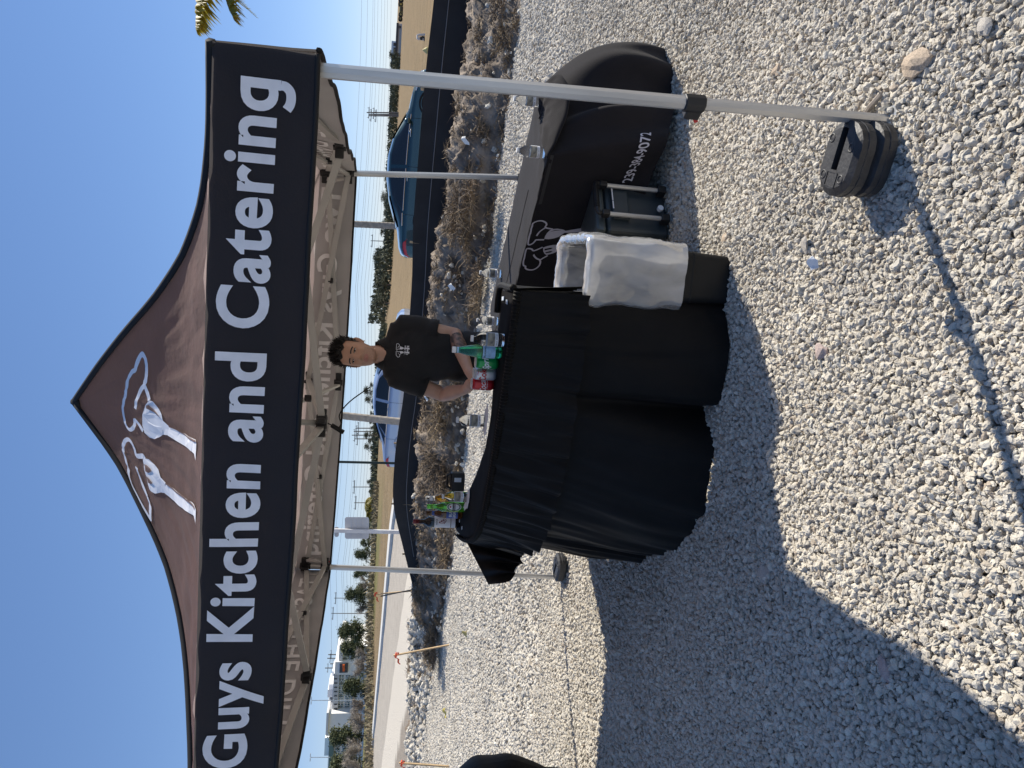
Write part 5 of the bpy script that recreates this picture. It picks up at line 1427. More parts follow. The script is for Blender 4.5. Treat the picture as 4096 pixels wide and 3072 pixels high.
def survey_stake(dx0, dy0, dx1, dy1, Y, label, cord=None):
    a, b = at(dx0, dy0, Y), at(dx1, dy1, Y)
    t = thing('survey_stake', label, 'stake', (b.x, b.y, 0), 'wooden stakes with orange ribbon')
    d = (a - b).normalized(); g = MB(); g.beam(b - d * .5, a, .042, .022, up=(1, 0, 0)); g.build('stake', M['stake_wood'], t)
    g = MB(); p = a - d * .05
    g.path([p + Vector((-.03, -.02, 0)), p + Vector((.03, -.02, .01)), p + Vector((.03, .03, 0)), p + Vector((-.03, .03, 0)), p + Vector((-.03, -.02, 0))], .013, 6)
    for k, (sx, l) in enumerate(((-1, .16), (.6, .11))):
        q0 = p + Vector((0, -.03, 0))
        def rb(u, v, sx=sx, l=l): return q0 + Vector((sx * l * (u * .7 + .3 * u * u), -.02 * math.sin(u * 7), -l * .55 * u * u + .032 * (v - .5) + .02 * math.sin(u * 9)))
        g.grid(rb, 10, 2)
    rb_ = g.build('ribbon', M['ribbon'], t); 
    return t
survey_stake(806, 1284, 872, 1278, 16.8, 'wooden stake with orange ribbon at the low end of the silt fence')
g = MB(); g.beam(at(800 + 22, 1288, 16.6), at(862, 1270, 16.6) - Vector((0, 0, .5)), .03, .02); g.build('brace', M['table_leg'], [o for o in bpy.data.objects if o.name == 'survey_stake'][0])
survey_stake(850, 1416, 918, 1403, 13.6, 'wooden stake with orange ribbon beside the straw tuft on the bank')
survey_stake(862, 1648, 920, 1652, 12.8, 'wooden stake with orange ribbon at the far left edge of the view')
# ------------------------------------------------------------------ cars
M['car_blue'] = mat('dark blue car paint', (.012, .050, .060), .22, metal=.5, coat=1.0)
M['car_silver'] = mat('pale silver car paint', (.40, .45, .55), .3, metal=.5, coat=1.0)
M['car_glass'] = mat('dark car glass', (.008, .011, .014), .04, spec=.8)
M['chrome'] = mat('chrome trim', (.7, .7, .7), .15, metal=1)
M['tyre'] = mat('tyre rubber', (.015, .015, .016), .85)
M['rim_m'] = mat('alloy rim', (.45, .45, .46), .35, metal=.8)
M['tail'] = mat('red tail light', (.45, .01, .015), .2, coat=.5)
M['lamp'] = mat('head light glass', (.6, .62, .65), .08, spec=.8)
def car(name, label, paint, loc, rz, L_=4.8, Hh=1.45):
    """nose towards +x; built around its own origin then placed"""
    t = thing(name, label, 'car', (0, 0, 0), None); h = L_ / 2; W_ = .91
    xs = [-h, -h + .06, -h + .25, -h + .75, -h + 1.1, -h + 1.55, -h + 2.1, -h + 2.7, -h + 3.15, -h + 3.55, -h + 3.9, -h + 4.3, h - .2, h - .05, h]
    belt = [.78, .90, .97, .985, .98, .965, .945, .93, .92, .91, .89, .84, .76, .68, .60]
    top = [.80, .97, 1.05, 1.12, 1.24, 1.38, Hh, Hh - .005, 1.36, 1.16, .985, .92, .83, .72, .62]
    wb = [.66, .78, .85, .89, .91, .915, .915, .915, .91, .91, .90, .87, .80, .70, .60]
    wr = [.50, .60, .66, .64, .60, .60, .61, .62, .62, .66, .74, .74, .68, .58, .50]
    I = lambda a, x: float(np.interp(x, xs, a))
    def ring(x, w):
        b, tp, hw, hr = I(belt, x), I(top, x), I(wb, x), I(wr, x)
        sill = .22 if -h + .1 < x < h - .1 else .38
        P = [(hw * .88, sill), (hw * .985, .40), (hw, .62), (hw * .975, b - .03), (hw * .955, b), (lerp(hw * .95, hr, .5), lerp(b, tp, .52)), (hr, tp - .055 * min(1, (tp - b) / .2)), (hr * .6, tp - .012), (0, tp)]
        n = len(P) - 1; k = w * n; i = min(int(k), n - 1); f = k - i
        return lerp(P[i][0], P[i + 1][0], f), lerp(P[i][1], P[i + 1][1], f)
    def S(u, w, sg, off=0.0):
        x = lerp(-h, h, u); y, z = ring(x, w); y *= sg
        return Vector((x, y + sg * off, z + off * .4))
    g = MB()
    for sg in (-1, 1): g.grid(lambda u, v: S(u, v, sg), 96, 32, flip=(sg > 0))
    for e in (0, 1):
        vs = [S(e, j / 32, 1) for j in range(33)] + [S(e, j / 32, -1) for j in range(32, -1, -1)]; g.add(vs, [tuple(range(len(vs)))])
    g.box((0, 0, .25), (L_ * .92, 1.5, .10)); body = g.build('body', paint, t, smooth=True)
    w4, w6 = 4 / 8, 6 / 8
    def glass(x0, x1, xa, xb, sg, nm, bot=.06, topm=.90):
        g = MB()
        def f(u, v):
            xl, xu = lerp(x0, x1, u), lerp(xa, xb, u); x = lerp(xl, xu, v); w = lerp(w4 + .004, w6 - .006, lerp(bot, topm, v))
            return S((x + h) / L_, w, sg, .006)
        g.grid(f, 16, 8, flip=(sg > 0)); o = g.build(nm, M['car_glass'], t, smooth=True)
        g = MB(); e = [f(i / 12, 0) for i in range(13)]; g.path([p + Vector((0, sg * .004, -.004)) for p in e], .010, 5); g.build('window_trim', M['chrome'], o)
    for sg in (-1, 1):
        glass(-h + 2.42, -h + 3.72, -h + 2.42, -h + 3.05, sg, 'front_side_window'); glass(-h + 1.22, -h + 2.32, -h + 1.62, -h + 2.32, sg, 'rear_side_window'); glass(-h + .82, -h + 1.16, -h + 1.36, -h + 1.55, sg, 'quarter_window', .12, .80)
        for x in (-h + 2.10, -h + 3.25):
            g = MB(); p = S((x + h) / L_, 3.2 / 8, sg, .012); g.path([p - Vector((.11, 0, 0)), p + Vector((0, sg * .02, .004)), p + Vector((.11, 0, 0))], [.012, .016, .012], 8); g.build('door_handle', paint if name != 'blue_sedan' else M['chrome'], t, smooth=True)
        for x in (-h + 1.12, -h + 2.37, -h + 3.62):
            g = MB(); g.path([S((x + h) / L_, w / 8, sg, .002) for w in (1., 1.6, 2.2, 3, 3.9)], .005, 4); g.build('door_seam', M['tyre'], t)
        g = MB(); p = S((-h + 3.52 + h) / L_, 4.2 / 8, sg, .02); g.path([p, p + Vector((.02, sg * .08, .03)), p + Vector((-.02, sg * .20, .045)), p + Vector((-.02, sg * .24, .04))], [.03, .06, .085, .04], 10); g.build('mirror', paint, t, smooth=True)
        g = MB(); g.grid(lambda u, v: S((lerp(-h + .015, -h + .48, u) + h) / L_, lerp(2.75, 3.65 - 1.0 * u * u, v) / 8, sg, .010), 10, 4, flip=(sg > 0)); g.build('tail_light', M['tail'], t, smooth=True)
        g = MB(); g.grid(lambda u, v: S((lerp(h - .62, h - .06, u) + h) / L_, lerp(3.0 - .5 * u, 3.8, v) / 8, sg, .008), 10, 4, flip=(sg > 0)); g.build('headlight', M['lamp'], t, smooth=True)
        for x in (-h + .98, h - .92):
            g = MB(); c = Vector((x, sg * .80, .33)); g.path([c - Vector((0, .11, 0)), c + Vector((0, .11, 0))], .33, 28); wl_ = g.build('wheel', M['tyre'], t, smooth=False)
            g = MB(); g.path([c - Vector((0, .116, 0)), c + Vector((0, .116, 0))], .22, 20); g.build('rim', M['rim_m'], wl_)
            g = MB(); pts = [Vector((x + math.cos(a) * .375, sg * (W_ + .002), .33 + math.sin(a) * .375)) for a in [math.pi * i / 20 for i in range(21)]]; g.path(pts, .022, 6); g.build('wheel_arch', M['tyre'] if name == 'blue_sedan' else paint, t, smooth=True)
    for x0, x1, nm in ((-h + 3.15, -h + 3.86, 'windscreen'), (-h + .80, -h + 1.62, 'rear_window')):
        g = MB()
        g.grid(lambda u, v: (lambda x: (lambda hr, tp: Vector((x, lerp(-1, 1, v) * hr * .93, tp + .008 - .012 * abs(lerp(-1, 1, v)) ** 2)))(I(wr, x), I(top, x)))(lerp(x0, x1, u)), 10, 10); g.build(nm, M['car_glass'], t, smooth=True)
    t.location = loc; t.rotation_euler = (0, 0, rz)
    return t
car('blue_sedan', 'dark blue sedan parked beyond the silt fence behind the covered table', M['car_blue'], (5.86, 20.35, .15), R(-8), 4.95, 1.47)
car('silver_sedan', 'silver sedan parked beyond the silt fence behind the ringed palm trunk', M['car_silver'], (-.32, 23.6, .27), R(-21), 5.0, 1.46)
# ------------------------------------------------------------------ palms
M['palm_bark'] = mat('ringed grey palm bark', (.36, .325, .28), .9, noise_s=7, noise_amt=.2, bump=.2, bump_s=30)
M['palm_leaf'] = mat('palm leaflet', (.24, .22, .035), .5, noise_s=1.2, col2=(.48, .36, .05), translucent=.45)
M['palm_rib'] = mat('palm rib', (.24, .22, .08), .6)
def frond(parent, base, dirv, L_, droop, seed, wid=.42, nleaf=46, lw=1.0):
    rr = random.Random(seed); d = Vector(dirv).normalized(); pts = []
    for i in range(15):
        s = i / 14; pts.append(base + d * L_ * s + Vector((0, 0, -droop * s * s * L_)))
    g = MB(); g.cm = 1; g.path(pts, [lerp(.022, .004, i / 14) for i in range(15)], 5); g.cm = 0
    for k in range(nleaf):
        s = lerp(.06, .995, k / (nleaf - 1)); x = s * 14; i = min(int(x), 13); p = pts[i].lerp(pts[i + 1], x - i); tg = (pts[i + 1] - pts[i]).normalized()
        sd = tg.cross(Vector((0, 0, 1))).normalized()
        for sg in (-1, 1):
            l = wid * (math.sin(math.pi * min(1, s * .8 + .16)) ** .6) * rr.uniform(.8, 1.1); dv = (sd * sg * rr.uniform(.7, .95) + tg * rr.uniform(.5, .8) + Vector((0, 0, rr.uniform(-.55, -.05)))).normalized()
            w = tg * .020 * lw; mid = p + dv * l * .5; tip = p + dv * l + Vector((0, 0, -l * rr.uniform(.12, .38)))
            up_ = Vector((0, 0, .012))
            g.add([p - w * .5, p + w * .5, mid + w, mid - w, mid + up_ , tip], [(0, 1, 2, 4), (0, 4, 3), (4, 2, 5), (3, 4, 5)])
    return g.build('frond', [M['palm_leaf'], M['palm_rib']], parent)
def palm(base, top, r, label, nfr, fl, seed, group='palms beyond the tent', extra=()):
    t = thing('palm_tree', label, 'palm tree', base, group)
    base, top = Vector(base), Vector(top); n = int((top - base).length / .05)
    pts = [base.lerp(top, i / n) for i in range(n + 1)]
    rad = [r * (1.25 - .25 * min(1, i / n * 4)) * (1 + .05 * (i % 3 == 0)) for i in range(n + 1)]
    g = MB(); g.path(pts, rad, 14); g.build('trunk', M['palm_bark'], t, smooth=False)
    rr = random.Random(seed)
    for i in range(nfr):
        a = 2 * math.pi * i / nfr + rr.uniform(-.2, .2); e = rr.uniform(.1, .9); frond(t, top + Vector((0, 0, .05)), (math.cos(a) * math.cos(e), math.sin(a) * math.cos(e), math.sin(e)), fl * rr.uniform(.85, 1.1), rr.uniform(.45, .8), seed * 50 + i)
    for b, dv, l, dr, sd in extra: frond(t, Vector(b), dv, l, dr, sd, 1.15, 74, 4.5)
    return t
def lift(p, q, z): return p + (q - p) * ((z - p.z) / (q.z - p.z))
a, b = at(850, 488, 27), at(765, 484, 27); palm(lift(a, b, .05), lift(a, b, 5.2), .12, 'grey ringed palm trunk rising behind the blue sedan', 12, 2.4, 3)
a, b = at(855, 910, 17.6), at(742, 898, 17.6); palm(lift(a, b, 0), lift(a, b, 4.3), .088, 'pale ringed palm trunk standing in front of the silver sedan', 12, 2.0, 5)
tip = at(418, 68, 30); crown = at(470, -120, 31.5)
palm((crown.x + .6, crown.y + .3, 0), (crown.x, crown.y, crown.z), .20, 'palm at the right edge with one yellow green frond hanging into view', 9, 2.6, 9, extra=((crown, (tip - crown) + Vector((0, 0, .9)), (tip - crown).length * 1.0, .20, 77), (crown, (at(505, 30, 30) - crown) + Vector((0, 0, .8)), (at(505, 30, 30) - crown).length, .20, 78)))
# ------------------------------------------------------------------ sign post, thin post
M['white_post'] = mat('white painted post', (.62, .62, .63), .6, noise_s=5, noise_amt=.1)
M['sign_back'] = mat('bare aluminium sign back', (.50, .50, .52), .45, metal=.4, noise_s=3, noise_amt=.06)
sgp = thing('road_sign', 'white road sign post seen from the back with two grey panels', 'road sign', (at(857, 1150, 22).x, 22, 0))
a, b = at(860, 1150, 22), at(722, 1146, 22); a.z = 0; g = MB(); g.beam(a, b, .11, .11, up=(1, 0, 0)); g.build('post', M['white_post'], sgp, bevel=.01)
def panel(y0, y1, x0, x1, nm, off):
    P = [at(x, y, 22 - off) for x, y in ((x0, y0), (x0, y1), (x1, y1), (x1, y0))]; c = sum(P, Vector()) / 4; ux = (P[1] - P[0]); uz = P[0] - P[3]; g = MB(); n = Vector((0, -1, 0)); r = .06
    ring = []
    w, h_ = ux.length, uz.length; ux.normalize(); uz.normalize()
    for sx, sz, a0 in ((1, 1, 0), (-1, 1, 90), (-1, -1, 180), (1, -1, 270)):
        for i in range(5):
            a = R(a0 + 22.5 * i); ring.append(c + ux * (sx * (w / 2 - r) + r * math.cos(a)) + uz * (sz * (h_ / 2 - r) + r * math.sin(a)))
    k = len(ring); g.add(ring + [p + Vector((0, .012, 0)) for p in ring], [tuple(range(k)), tuple(range(2 * k - 1, k - 1, -1))] + [(i, k + i, k + (i + 1) % k, (i + 1) % k) for i in range(k)])
    o = g.build(nm, M['sign_back'], sgp)
    for f in (.3, .5, .7):
        g = MB(); q = c + uz * h_ * (f - .5); g.beam(q - ux * w * .42 + Vector((0, -.008, 0)), q + ux * w * .42 + Vector((0, -.008, 0)), .015, .008); g.build('panel_rib', M['sign_back'], o)
panel(1164, 1117, 745, 797, 'sign_panel', -.09); panel(1160, 1138, 722, 732, 'street_name_plate', -.09)
ps = thing('sign_post', 'thin dark green metal post standing behind the tail of the silver sedan', 'post', (at(852, 1000, 16).x, 16, 0))
a, b = at(852, 1000, 16), at(700, 997, 16); a.z = 0; g = MB(); g.beam(a, b, .05, .03); g.build('post', mat('dark green post', (.02, .035, .03), .6), ps)
# ------------------------------------------------------------------ trees
M['needles'] = mat('pine needles', (.070, .088, .036), .8, noise_s=.8, col2=(.12, .13, .055), detail=3)
M['needles_far'] = mat('far pine needles', (.070, .080, .045), .9, noise_s=.6, col2=(.105, .11, .065), detail=3)
M['bark'] = mat('pine bark', (.16, .12, .09), .9)
M['twig'] = mat('grey bare twigs', (.36, .32, .27), .9)
M['brush'] = mat('brown brush', (.24, .195, .13), .95, noise_s=1.5, col2=(.17, .15, .085))
def pine_mesh(seed, h, spread, clumps, leaf, trunk_frac=.35, n_leaf=26, bark='bark', nee='needles', lean=0.0):
    rr = random.Random(seed); tr, cr = MB(), MB()
    tp = [Vector((lean * h * s * s + .04 * h * noise.noise(Vector((s * 3, seed, 1))), .03 * h * noise.noise(Vector((s * 3, seed, 7))), h * s)) for s in [i / 7 for i in range(8)]]
    tr.path(tp, [lerp(.022, .004, i / 7) * h for i in range(8)], 6)
    for k in range(clumps):
        s = lerp(trunk_frac, 1.0, rr.random() ** .8); i = min(int(s * 7), 6); b = tp[i].lerp(tp[i + 1], s * 7 - i)
        a = rr.uniform(0, 6.28); r = spread * h * (1 - .75 * ((s - trunk_frac) / (1 - trunk_frac)) ** 1.3) * rr.uniform(.25, 1.1) * (.6 if s < trunk_frac + .1 else 1)
        c = b + Vector((math.cos(a) * r, math.sin(a) * r, rr.uniform(.0, .10) * h * .6 + r * .15))
        tr.path([b, b.lerp(c, .5) + Vector((0, 0, -.01 * h)), c], [.006 * h, .004 * h, .0015 * h], 4, cap=False)
        cs = leaf * h * rr.uniform(2.2, 4.2)
        for q in range(n_leaf):
            o = Vector((rr.gauss(0, 1), rr.gauss(0, 1), rr.gauss(0, .6))) * cs * .45; p = c + o; d = Vector((rr.gauss(0, 1), rr.gauss(0, 1), rr.gauss(.35, .7))).normalized(); l = leaf * h * rr.uniform(.6, 1.3)
            s_ = d.cross(Vector((rr.gauss(0, 1), rr.gauss(0, 1), rr.gauss(0, 1)))).normalized() * l * .34
            cr.add([p - s_, p + s_, p + d * l], [(0, 1, 2)])
    return tr, cr
def bare_mesh(seed, h, spread, n=60):
    rr = random.Random(seed); tr, cr = MB(), MB()
    for k in range(rr.randint(3, 5)):
        a = rr.uniform(0, 6.28); tp = Vector((math.cos(a) * spread * h * .5, math.sin(a) * spread * h * .5, h * rr.uniform(.75, 1))); p1 = Vector((tp.x * .3, tp.y * .3, h * .4))
        tr.path([Vector((0, 0, 0)), p1, tp], [.014 * h, .009 * h, .003 * h], 5, cap=False)
        for j in range(n):
            s = rr.uniform(.25, 1); b = p1.lerp(tp, (s - .25) / .75) if s > .25 else p1
            d = Vector((rr.gauss(0, 1), rr.gauss(0, 1), rr.uniform(.1, 1.5))).normalized(); l = h * rr.uniform(.10, .30)
            w = d.cross(Vector((rr.gauss(0, 1), rr.gauss(0, 1), 1))).normalized() * h * .008; e = b + d * l
            cr.add([b - w, b + w, e + w * .4, e - w * .4], [(0, 1, 2, 3)])
            for q in range(4):
                t_ = rr.uniform(.3, 1); b2 = b + d * l * t_; d2 = (d + Vector((rr.gauss(0, .7), rr.gauss(0, .7), rr.gauss(.2, .5)))).normalized(); l2 = l * rr.uniform(.3, .7); w2 = w * .7
                cr.add([b2 - w2, b2 + w2, b2 + d2 * l2], [(0, 1, 2)])
    return tr, cr
def tree_thing(name, label, cat, loc, meshes, mats, group=None, parts=('trunk', 'crown')):
    t = thing(name, label, cat, (0, 0, 0), group)
    for m_, mt, nm in zip(meshes, mats, parts): m_.build(nm, mt, t)
    t.location = loc; return t
def gp(dx, dy, Y, dz=0):
    p = at(dx, dy, Y); return Vector((p.x, p.y, ground_z(p.x, p.y) + dz))
def px_h(dx_top, dx_base, dy, Y): return (at(dx_top, dy, Y) - at(dx_base, dy, Y)).z
LP = [  # base row, top row, column, distance, label
 (800, 752, 1283, 62, 'spreading green pine just behind the ribbon stake at the fence end', .26, 34),
 (803, 768, 1238, 66, 'small pine left of the road sign beyond the tent leg', .26, 24),
 (801, 738, 1362, 64, 'tall green pine between the fence end stake and the hotel', .24, 40),
 (801, 741, 1398, 66, 'green pine leaning against the right end of the white hotel', .24, 36),
 (797, 748, 1483, 66, 'dense round pine in front of the middle of the hotel', .34, 44),
 (795, 722, 1588, 66, 'pine among bare bushes before the left wing of the hotel', .22, 34),
 (794, 724, 1645, 64, 'pine at the far left edge before the hotel', .24, 34),
 (818, 770, 1196, 60, 'loose pine directly beside the road sign panels', .24, 30),
 (818, 782, 1172, 66, 'low pine seen under the road sign', .30, 26),
]
for i, (b, tp, dy, Y, lab, sp, cl_n) in enumerate(LP):
    base = gp(b, dy, Y); h = (at(tp, dy, Y).z - base.z); tr, cr = pine_mesh(40 + i, h, sp * 1.5, int(cl_n * 2.2), .054, .22 if i not in (4,) else .10, 70)
    tree_thing('pine_tree', lab, 'pine tree', base, (tr, cr), (M['bark'], M['needles']), 'pines beyond the road')
bare = [(796, 756, 1545, 66), (796, 762, 1520, 64), (795, 750, 1615, 62), (794, 762, 1570, 60), (798, 766, 1440, 64), (799, 768, 1420, 60), (804, 772, 1310, 62), (806, 775, 1262, 62), (793, 745, 1668, 60), (811, 782, 1150, 70)]
labs = ['bare grey bush at the right of the left hotel wing', 'bare grey bush near the middle of the hotel', 'bare grey bush between two pines at far left', 'low bare bush before the hotel wing', 'bare bush left of the round pine', 'low bare bush right of the round pine', 'bare bush between the pines behind the stake', 'bare bush behind the rear tent leg', 'bare bush at the very left edge', 'bare bush beside the road sign post']
for i, ((b, tp, dy, Y), lab) in enumerate(zip(bare, labs)):
    base = gp(b, dy, Y); h = at(tp, dy, Y).z - base.z; tr, cr = bare_mesh(70 + i, h, .85, 170)
    tree_thing('bare_bush', lab, 'bush', base, (tr, cr), (M['twig'], M['twig']), 'bare bushes beyond the road', ('stem', 'twigs'))
# brush along the tree foot: nobody could count it
rb = random.Random(12); g = MB()
for k in range(5200):
    dy = rb.uniform(1040, 1700); Y = rb.uniform(56, 66); p = at(800, dy, Y); z = ground_z(p.x, p.y); hgt = rb.uniform(.05, .6) * (1.25 if dy > 1220 else .7)
    b = Vector((p.x, p.y, z + rb.uniform(0, hgt * .75))); d = Vector((rb.gauss(0, .6), rb.gauss(0, .6), 1)).normalized(); l = rb.uniform(.2, .5); s = d.cross(Vector((rb.gauss(0, 1), rb.gauss(0, 1), .1))).normalized() * rb.uniform(.03, .09)
    g.add([b - s, b + s, b + d * l], [(0, 1, 2)])
props(g.build('brush', M['brush']), kind='stuff')
# far pines behind the field on the right and middle
protos = []
for k in range(4):
    tr, cr = pine_mesh(200 + k, 10, .20 + .03 * k, 44, .040, .38 - .06 * k, 40); protos.append((tr, cr))
pm = []
for k, (tr, cr) in enumerate(protos):
    a = tr.build('trunk', M['bark']); b = cr.build('crown', M['needles_far']); pm.append((a.data, b.data)); bpy.data.objects.remove(a); bpy.data.objects.remove(b)
rf = random.Random(33)
far = []
for dy in np.arange(385, 700, 19.5): far.append((float(dy) + rf.uniform(-4, 4), rf.uniform(808, 826) if 560 < dy < 690 else rf.uniform(822, 838), 150 + rf.uniform(-15, 25), 'right'))
for dy in np.arange(120, 385, 22): far.append((float(dy) + rf.uniform(-5, 5), rf.uniform(841, 853), 190 + rf.uniform(-10, 30), 'far right'))
for dy in np.arange(835, 985, 15): far.append((float(dy) + rf.uniform(-4, 4), rf.uniform(784, 804), 120 + rf.uniform(-15, 25), 'middle'))
for dy in np.arange(985, 1150, 15): far.append((float(dy) + rf.uniform(-4, 4), rf.uniform(793, 812), 120 + rf.uniform(-15, 25), 'centre left'))
GL = {'right': ('pines in the dark row behind the blue sedan', '{} tree from the right in the dense dark pine row behind the blue sedan'), 'far right': ('distant pines behind the right field', '{} distant pine from the right along the far edge of the right field'), 'middle': ('thin trunked pines behind the silver sedan', '{} thin trunked pine from the right far behind the silver sedan'), 'centre left': ('distant trees between post and sign', '{} distant tree left of the thin post counting towards the road sign')}
ORD = ['first', 'second', 'third', 'fourth', 'fifth', 'sixth', 'seventh', 'eighth', 'ninth', 'tenth', 'eleventh', 'twelfth', 'thirteenth', 'fourteenth', 'fifteenth', 'sixteenth', 'seventeenth', 'eighteenth']
cnt = {}
for i, (dy, tp, Y, kk) in enumerate(far):
    base = at(850, dy, Y); base.z = ground_z(base.x, base.y); h = at(tp, dy, Y).z - base.z; k = rf.randrange(4)
    if kk == 'right' : k = rf.choice((1, 2, 3))
    n_ = cnt.get(kk, 0); cnt[kk] = n_ + 1
    t = thing('distant_pine', GL[kk][1].format(ORD[n_]), 'pine tree', base, GL[kk][0], rf.uniform(0, 6.28)); s = h / 10; wd = 2.5 if kk == 'right' else 2.0 if kk == 'far right' else 1.5
    t.scale = (s * wd, s * wd, s)
    for me, nm in zip(pm[k], ('trunk', 'crown')):
        o = bpy.data.objects.new(nm, me); COL.objects.link(o); o.parent = t
# undergrowth of the far row
g = MB()
for k in range(11000):
    dy = rf.uniform(120, 1150); Y = (150 if dy > 385 else 195) if dy < 700 else 118
    p = at(850, dy, Y + rf.uniform(-8, 8)); z = ground_z(p.x, p.y); hm = (3.2 if 540 < dy < 700 else 1.6 if dy < 700 else .7) * Y / 150
    b = Vector((p.x, p.y, z + rf.uniform(0, hm))); d = Vector((rf.gauss(0, .8), rf.gauss(0, .8), 1)).normalized(); l = rf.uniform(.4, .9); s = d.cross(Vector((rf.gauss(0, 1), rf.gauss(0, 1), .1))).normalized() * rf.uniform(.15, .35)
    g.add([b - s, b + s, b + d * l], [(0, 1, 2)])
props(g.build('far_undergrowth', M['needles_far']), kind='stuff')
# two small palms far off near the sign
for i, (dy, tp, lab) in enumerate(((1092, 786, 'small far palm left of the two beyond the thin post'), (1108, 792, 'small far palm beside the road sign panel'))):
    base = gp(820, dy, 62); h = at(tp, dy, 62).z - base.z; palm(base, base + Vector((0, 0, h * .8)), .07, lab, 8, .8, 60 + i, 'small far palms')
# ------------------------------------------------------------------ far buildings
M['stucco'] = mat('white stucco', (.80, .79, .77), .9, noise_s=.5, noise_amt=.05)
M['stucco_grey'] = mat('grey stucco', (.60, .60, .60), .9)
M['teal_glass'] = mat('teal window glass', (.05, .14, .17), .1, spec=.8)
M['roof_green'] = mat('green metal roof edge', (.10, .17, .15), .5)
M['dark_panel'] = mat('dark sign panel', (.05, .05, .055), .5)
M['orange'] = mat('orange sign letters', (.85, .16, .03), .6)
YB = 160
ht = thing('hotel_building', 'long white building with teal windows and dark sign panel behind the pines at far left', 'building', (at(770, 1540, YB).x, YB, 0))
def bx_(dy0, dy1, r0, r1, Y, dep, mt, nm, parent):
    """block between columns dy0 (right) and dy1 (left) and rows r0 (top) and r1 (bottom)"""
    a = at(r0, dy0, Y); b = at(r1, dy1, Y); c = Vector(((a.x + b.x) / 2, Y + dep / 2, (a.z + b.z) / 2)); g = MB(); g.box(c, (abs(a.x - b.x), dep, abs(a.z - b.z))); return g.build(nm, mt, parent)
def windows(dy0, dy1, r0a, r0b, n, rows, hgt, Y, parent):
    for j in range(rows):
        for i in range(n):
            f0, f1 = (i + .2) / n, (i + .8) / n; d0, d1 = lerp(dy0, dy1, f0), lerp(dy0, dy1, f1); top = lerp(r0a, r0b, (f0 + f1) / 2) + j * hgt
            w = bx_(d0, d1, top, top + hgt * .62, Y - .25, .3, M['teal_glass'], 'window', parent)
            a, b = at(top, (d0 + d1) / 2, Y - .30), at(top + hgt * .62, (d0 + d1) / 2, Y - .30); g = MB(); g.beam(a, b, .12, .06); g.beam((a + b) / 2 - Vector((.9, 0, 0)), (a + b) / 2 + Vector((.9, 0, 0)), .06, .12); g.build('window_frame', M['stucco'], w)
bx_(1396, 1430, 739.5, 800, YB, 14, M['stucco'], 'right_wing', ht); bx_(1394, 1432, 733, 739.5, YB - 1, 16, M['stucco_grey'], 'parapet', ht); windows(1398, 1429, 742, 740.5, 4, 2, 14, YB, ht)
bx_(1430, 1456, 724, 800, YB - 1.5, 16, M['stucco'], 'tower', ht); pnl = bx_(1434, 1453, 734, 751, YB - 2, .6, M['dark_panel'], 'sign_panel', ht)
for k in range(5): bx_(1436.5 + k * 2.9, 1438.7 + k * 2.9, 740, 744.5, YB - 2.3, .3, M['orange'], 'sign_letter', pnl)
bx_(1450, 1460, 718, 726, YB + 4, 6, M['stucco'], 'roof_block', ht)
bx_(1456, 1540, 729, 800, YB, 14, M['stucco'], 'middle_wing', ht); bx_(1455, 1541, 721, 729, YB - 1, 16, M['stucco_grey'], 'parapet', ht); windows(1458, 1538, 733.5, 731, 9, 3, 14, YB, ht)
bx_(1478, 1490, 711, 721, YB + 3, 6, M['stucco'], 'roof_block', ht); bx_(1490, 1506, 708, 722, YB + 3, 8, M['stucco_grey'], 'roof_block', ht)
bx_(1542, 1586, 707, 800, YB - 3, 18, M['stucco'], 'left_block', ht); bx_(1540, 1588, 705.5, 708, YB - 3.6, 19, M['stucco_grey'], 'cornice', ht)
bx_(1588, 1700, 717, 800, YB, 14, M['stucco'], 'left_wing', ht); bx_(1586, 1702, 712, 717, YB - 1, 16, M['roof_green'], 'roof_edge', ht); windows(1592, 1698, 725, 721, 9, 3, 16, YB, ht)
for k in range(9): bx_(1457 + k * 9.2, 1458.4 + k * 9.2, 721.5, 728.5, YB - 1.2, .3, M['dark_panel'], 'parapet_bracket', ht)
bx_(1594, 1632, 702, 713, YB + 5, 8, M['stucco'], 'roof_block', ht)
# grey block building, loader, dumpster on the right
gbd = thing('grey_building', 'low grey block building far off behind the red dumpster', 'building', (at(866, 80, 200).x, 200, 0))
bx_(50, 118, 858, 891, 200, 12, M['stucco_grey'], 'wall', gbd); bx_(88, 118, 846, 860, 204, 10, M['stucco'], 'upper_block', gbd); bx_(49, 119, 856.6, 858.2, 199.6, 13, M['dark_panel'], 'roof_edge', gbd)
for d0, d1, r0, r1 in ((92, 98, 850, 856), (102, 112, 850, 856), (55, 59, 862, 866)): bx_(d0, d1, r0, r1, 199.6, .6, M['dark_panel'], 'window', gbd)
rust = mat('rust brown rail', (.22, .09, .05), .8); bx_(64, 92, 883, 889, 196, 1, rust, 'lower_rail', gbd)
M['dump_red'] = mat('faded red paint', (.33, .03, .03), .6, noise_s=1, noise_amt=.15)
dp = thing('red_dumpster', 'red steel dumpster standing by the grey building far right', 'dumpster', (at(896, 66, 190).x, 190, 0))
a = at(881, 54, 190); b = at(899.5, 78, 190); c = Vector(((a.x + b.x) / 2, 191.5, (a.z + b.z) / 2)); g = MB(); g.box(c, (abs(a.x - b.x) * .94, 2.4, abs(a.z - b.z)), taper=1.07); g.build('bin_body', M['dump_red'], dp)
for k in range(6): g = MB(); g.box((lerp(b.x, a.x, (k + .5) / 6), 190.2, c.z), (.14, .16, abs(a.z - b.z) * .9)); g.build('side_rib', M['dump_red'], dp)
g = MB(); g.box((c.x, 190.2, max(a.z, b.z) - .05), (abs(a.x - b.x) * 1.02, .25, .18)); g.build('rim', M['dump_red'], dp)
